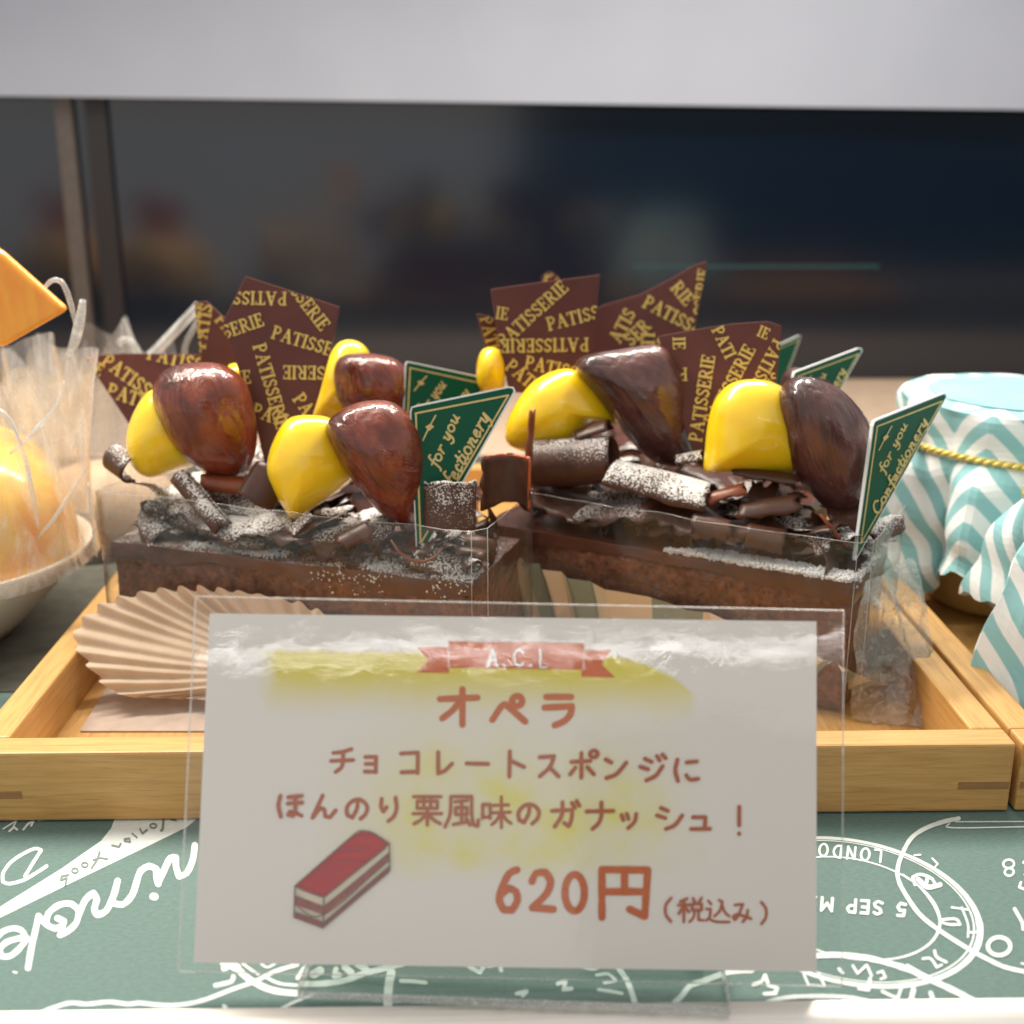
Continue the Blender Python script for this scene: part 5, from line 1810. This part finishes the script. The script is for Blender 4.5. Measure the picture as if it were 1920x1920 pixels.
def dessert(x, y, label, wedge=None, bag=True, seed=0, wm=None):
    t = thing('fruit_dessert', (x, y, 0), label, 'dessert', GD)
    V, F = lathe([(1.5, 0), (1.75, .06), (2.15, .45), (2.9, 1.2), (3.5, 1.85), (3.85, 2.3), (3.78, 2.33), (3.4, 1.8)], x, y)
    obj('cup', V, F, m_cupw, t, smooth=True)
    # glossy dome of fruit with soft lobes
    V, F = [], []
    n, K = 60, 16
    for k in range(K + 1):
        f = k / K
        for i in range(n):
            a = 2 * math.pi * i / n
            r = 3.62 * math.cos(f * math.pi / 2) ** .55 * (1 + .05 * math.cos(5 * a + seed) * (1 - f))
            z = 2.15 + 3.1 * math.sin(f * math.pi / 2) ** .9 * (1 + .10 * mnoise.noise(Vector((math.cos(a) * 1.2, math.sin(a) * 1.2, seed))))
            V.append((x + r * math.cos(a), y + r * math.sin(a), z))
    for k in range(K):
        for i in range(n):
            F.append((k * n + i, k * n + (i + 1) % n, (k + 1) * n + (i + 1) % n, (k + 1) * n + i))
    obj('fruit_topping', V, F, m_fruit, t, smooth=True)
    if wedge:
        pts, yy = wedge
        fr = [PY(u, v, yy) for u, v in pts]
    else:
        fr = [Vector((x - 1.2, y - .3, 4.6)), Vector((x + .5, y - .3, 5.0)), Vector((x + 2.3, y - .3, 7.1)), Vector((x - 1.6, y - .3, 8.2))]
    kk = len(fr)
    bk = [p + Vector((.06, .26, .03)) for p in fr]
    F = [tuple(range(kk)), tuple(range(kk, 2 * kk))[::-1]] + [(i, kk + i, kk + (i + 1) % kk, (i + 1) % kk) for i in range(kk)]
    bevel(obj('fruit_slice', fr + bk, F, wm or m_wedge, t), .12, 4)
    if bag:
        n, K = 96, 24
        V, F = [], []
        for k in range(K + 1):
            f = k / K
            for i in range(n):
                a = 2 * math.pi * i / n
                fold = mnoise.noise(Vector((math.cos(a) * 2.6, math.sin(a) * 2.6, f * .9 + seed * 5)))
                r = (4.0 - .9 * f + .5 * f * f) + fold * (.12 + .85 * f)
                z = 2.0 + (4.9 + 1.2 * mnoise.noise(Vector((math.cos(a) * 2.2, math.sin(a) * 2.2, seed + 3)))) * f
                V.append((x + r * math.cos(a), y + r * math.sin(a), z))
        for k in range(K):
            for i in range(n):
                F.append((k * n + i, k * n + (i + 1) % n, (k + 1) * n + (i + 1) % n, (k + 1) * n + i))
        obj('cellophane_bag', V, F, m_bag, t, smooth=True)
    return t


d1 = dessert(-13.75, 28.9, 'orange fruit dessert in a cream cup and clear bag, at the left edge',
             ([(-90, 660), (6, 650), (123, 583), (5, 478), (-60, 430)], 27.6), True, 1)
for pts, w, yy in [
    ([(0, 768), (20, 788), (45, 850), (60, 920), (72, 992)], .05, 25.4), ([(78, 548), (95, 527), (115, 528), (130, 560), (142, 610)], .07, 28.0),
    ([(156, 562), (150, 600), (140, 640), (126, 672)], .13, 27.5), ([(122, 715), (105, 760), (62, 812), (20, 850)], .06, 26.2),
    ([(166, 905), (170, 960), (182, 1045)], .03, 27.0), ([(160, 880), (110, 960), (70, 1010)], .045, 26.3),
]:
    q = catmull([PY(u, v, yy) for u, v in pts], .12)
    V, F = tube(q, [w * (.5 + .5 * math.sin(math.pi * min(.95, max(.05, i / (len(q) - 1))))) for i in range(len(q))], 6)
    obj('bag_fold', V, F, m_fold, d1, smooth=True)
# low wrapped bun behind, only the peaks of its bag rise into view
bx_, by_ = -11.9, 36.6
d2 = thing('wrapped_bun', (bx_, by_, 0), 'low beige bun in a clear bag whose peaks rise behind the leftmost plaque', 'bun')
V, F = lathe([(1.6, 0), (2.1, .1), (2.4, .7), (2.3, 1.4), (1.7, 2.0), (.8, 2.3), (.05, 2.35)], bx_, by_)
obj('bun', V, F, simple('beige_bun', (.52, .36, .24), .6, (.60, .44, .30), 1.5), d2, smooth=True)
n, K = 96, 24
V, F = [], []
for k in range(K + 1):
    f = k / K
    for i in range(n):
        a = 2 * math.pi * i / n
        fold = mnoise.noise(Vector((math.cos(a) * 2.4, math.sin(a) * 2.4, f * .8 + 11)))
        r = 2.6 - .9 * f + .55 * f * f + fold * (.1 + .8 * f)
        z = .1 + (5.9 + 1.3 * mnoise.noise(Vector((math.cos(a) * 2.2, math.sin(a) * 2.2, 17)))) * f
        V.append((bx_ + r * math.cos(a), by_ + r * math.sin(a), z))
for k in range(K):
    for i in range(n):
        F.append((k * n + i, k * n + (i + 1) % n, (k + 1) * n + (i + 1) % n, (k + 1) * n + i))
obj('cellophane_bag', V, F, m_bag, d2, smooth=True)
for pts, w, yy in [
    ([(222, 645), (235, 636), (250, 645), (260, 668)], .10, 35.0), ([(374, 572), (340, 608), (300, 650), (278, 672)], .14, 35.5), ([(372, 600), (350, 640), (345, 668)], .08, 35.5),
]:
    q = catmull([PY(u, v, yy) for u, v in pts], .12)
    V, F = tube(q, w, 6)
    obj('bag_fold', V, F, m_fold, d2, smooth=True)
dessert(-22.5, 37.0, 'unbagged orange dessert beyond the left edge, seen mirrored in the dark glass', None, False, 6, m_red)
dessert(-30.5, 33.0, 'farthest left orange dessert, seen only mirrored in the dark glass', None, False, 8, m_red)
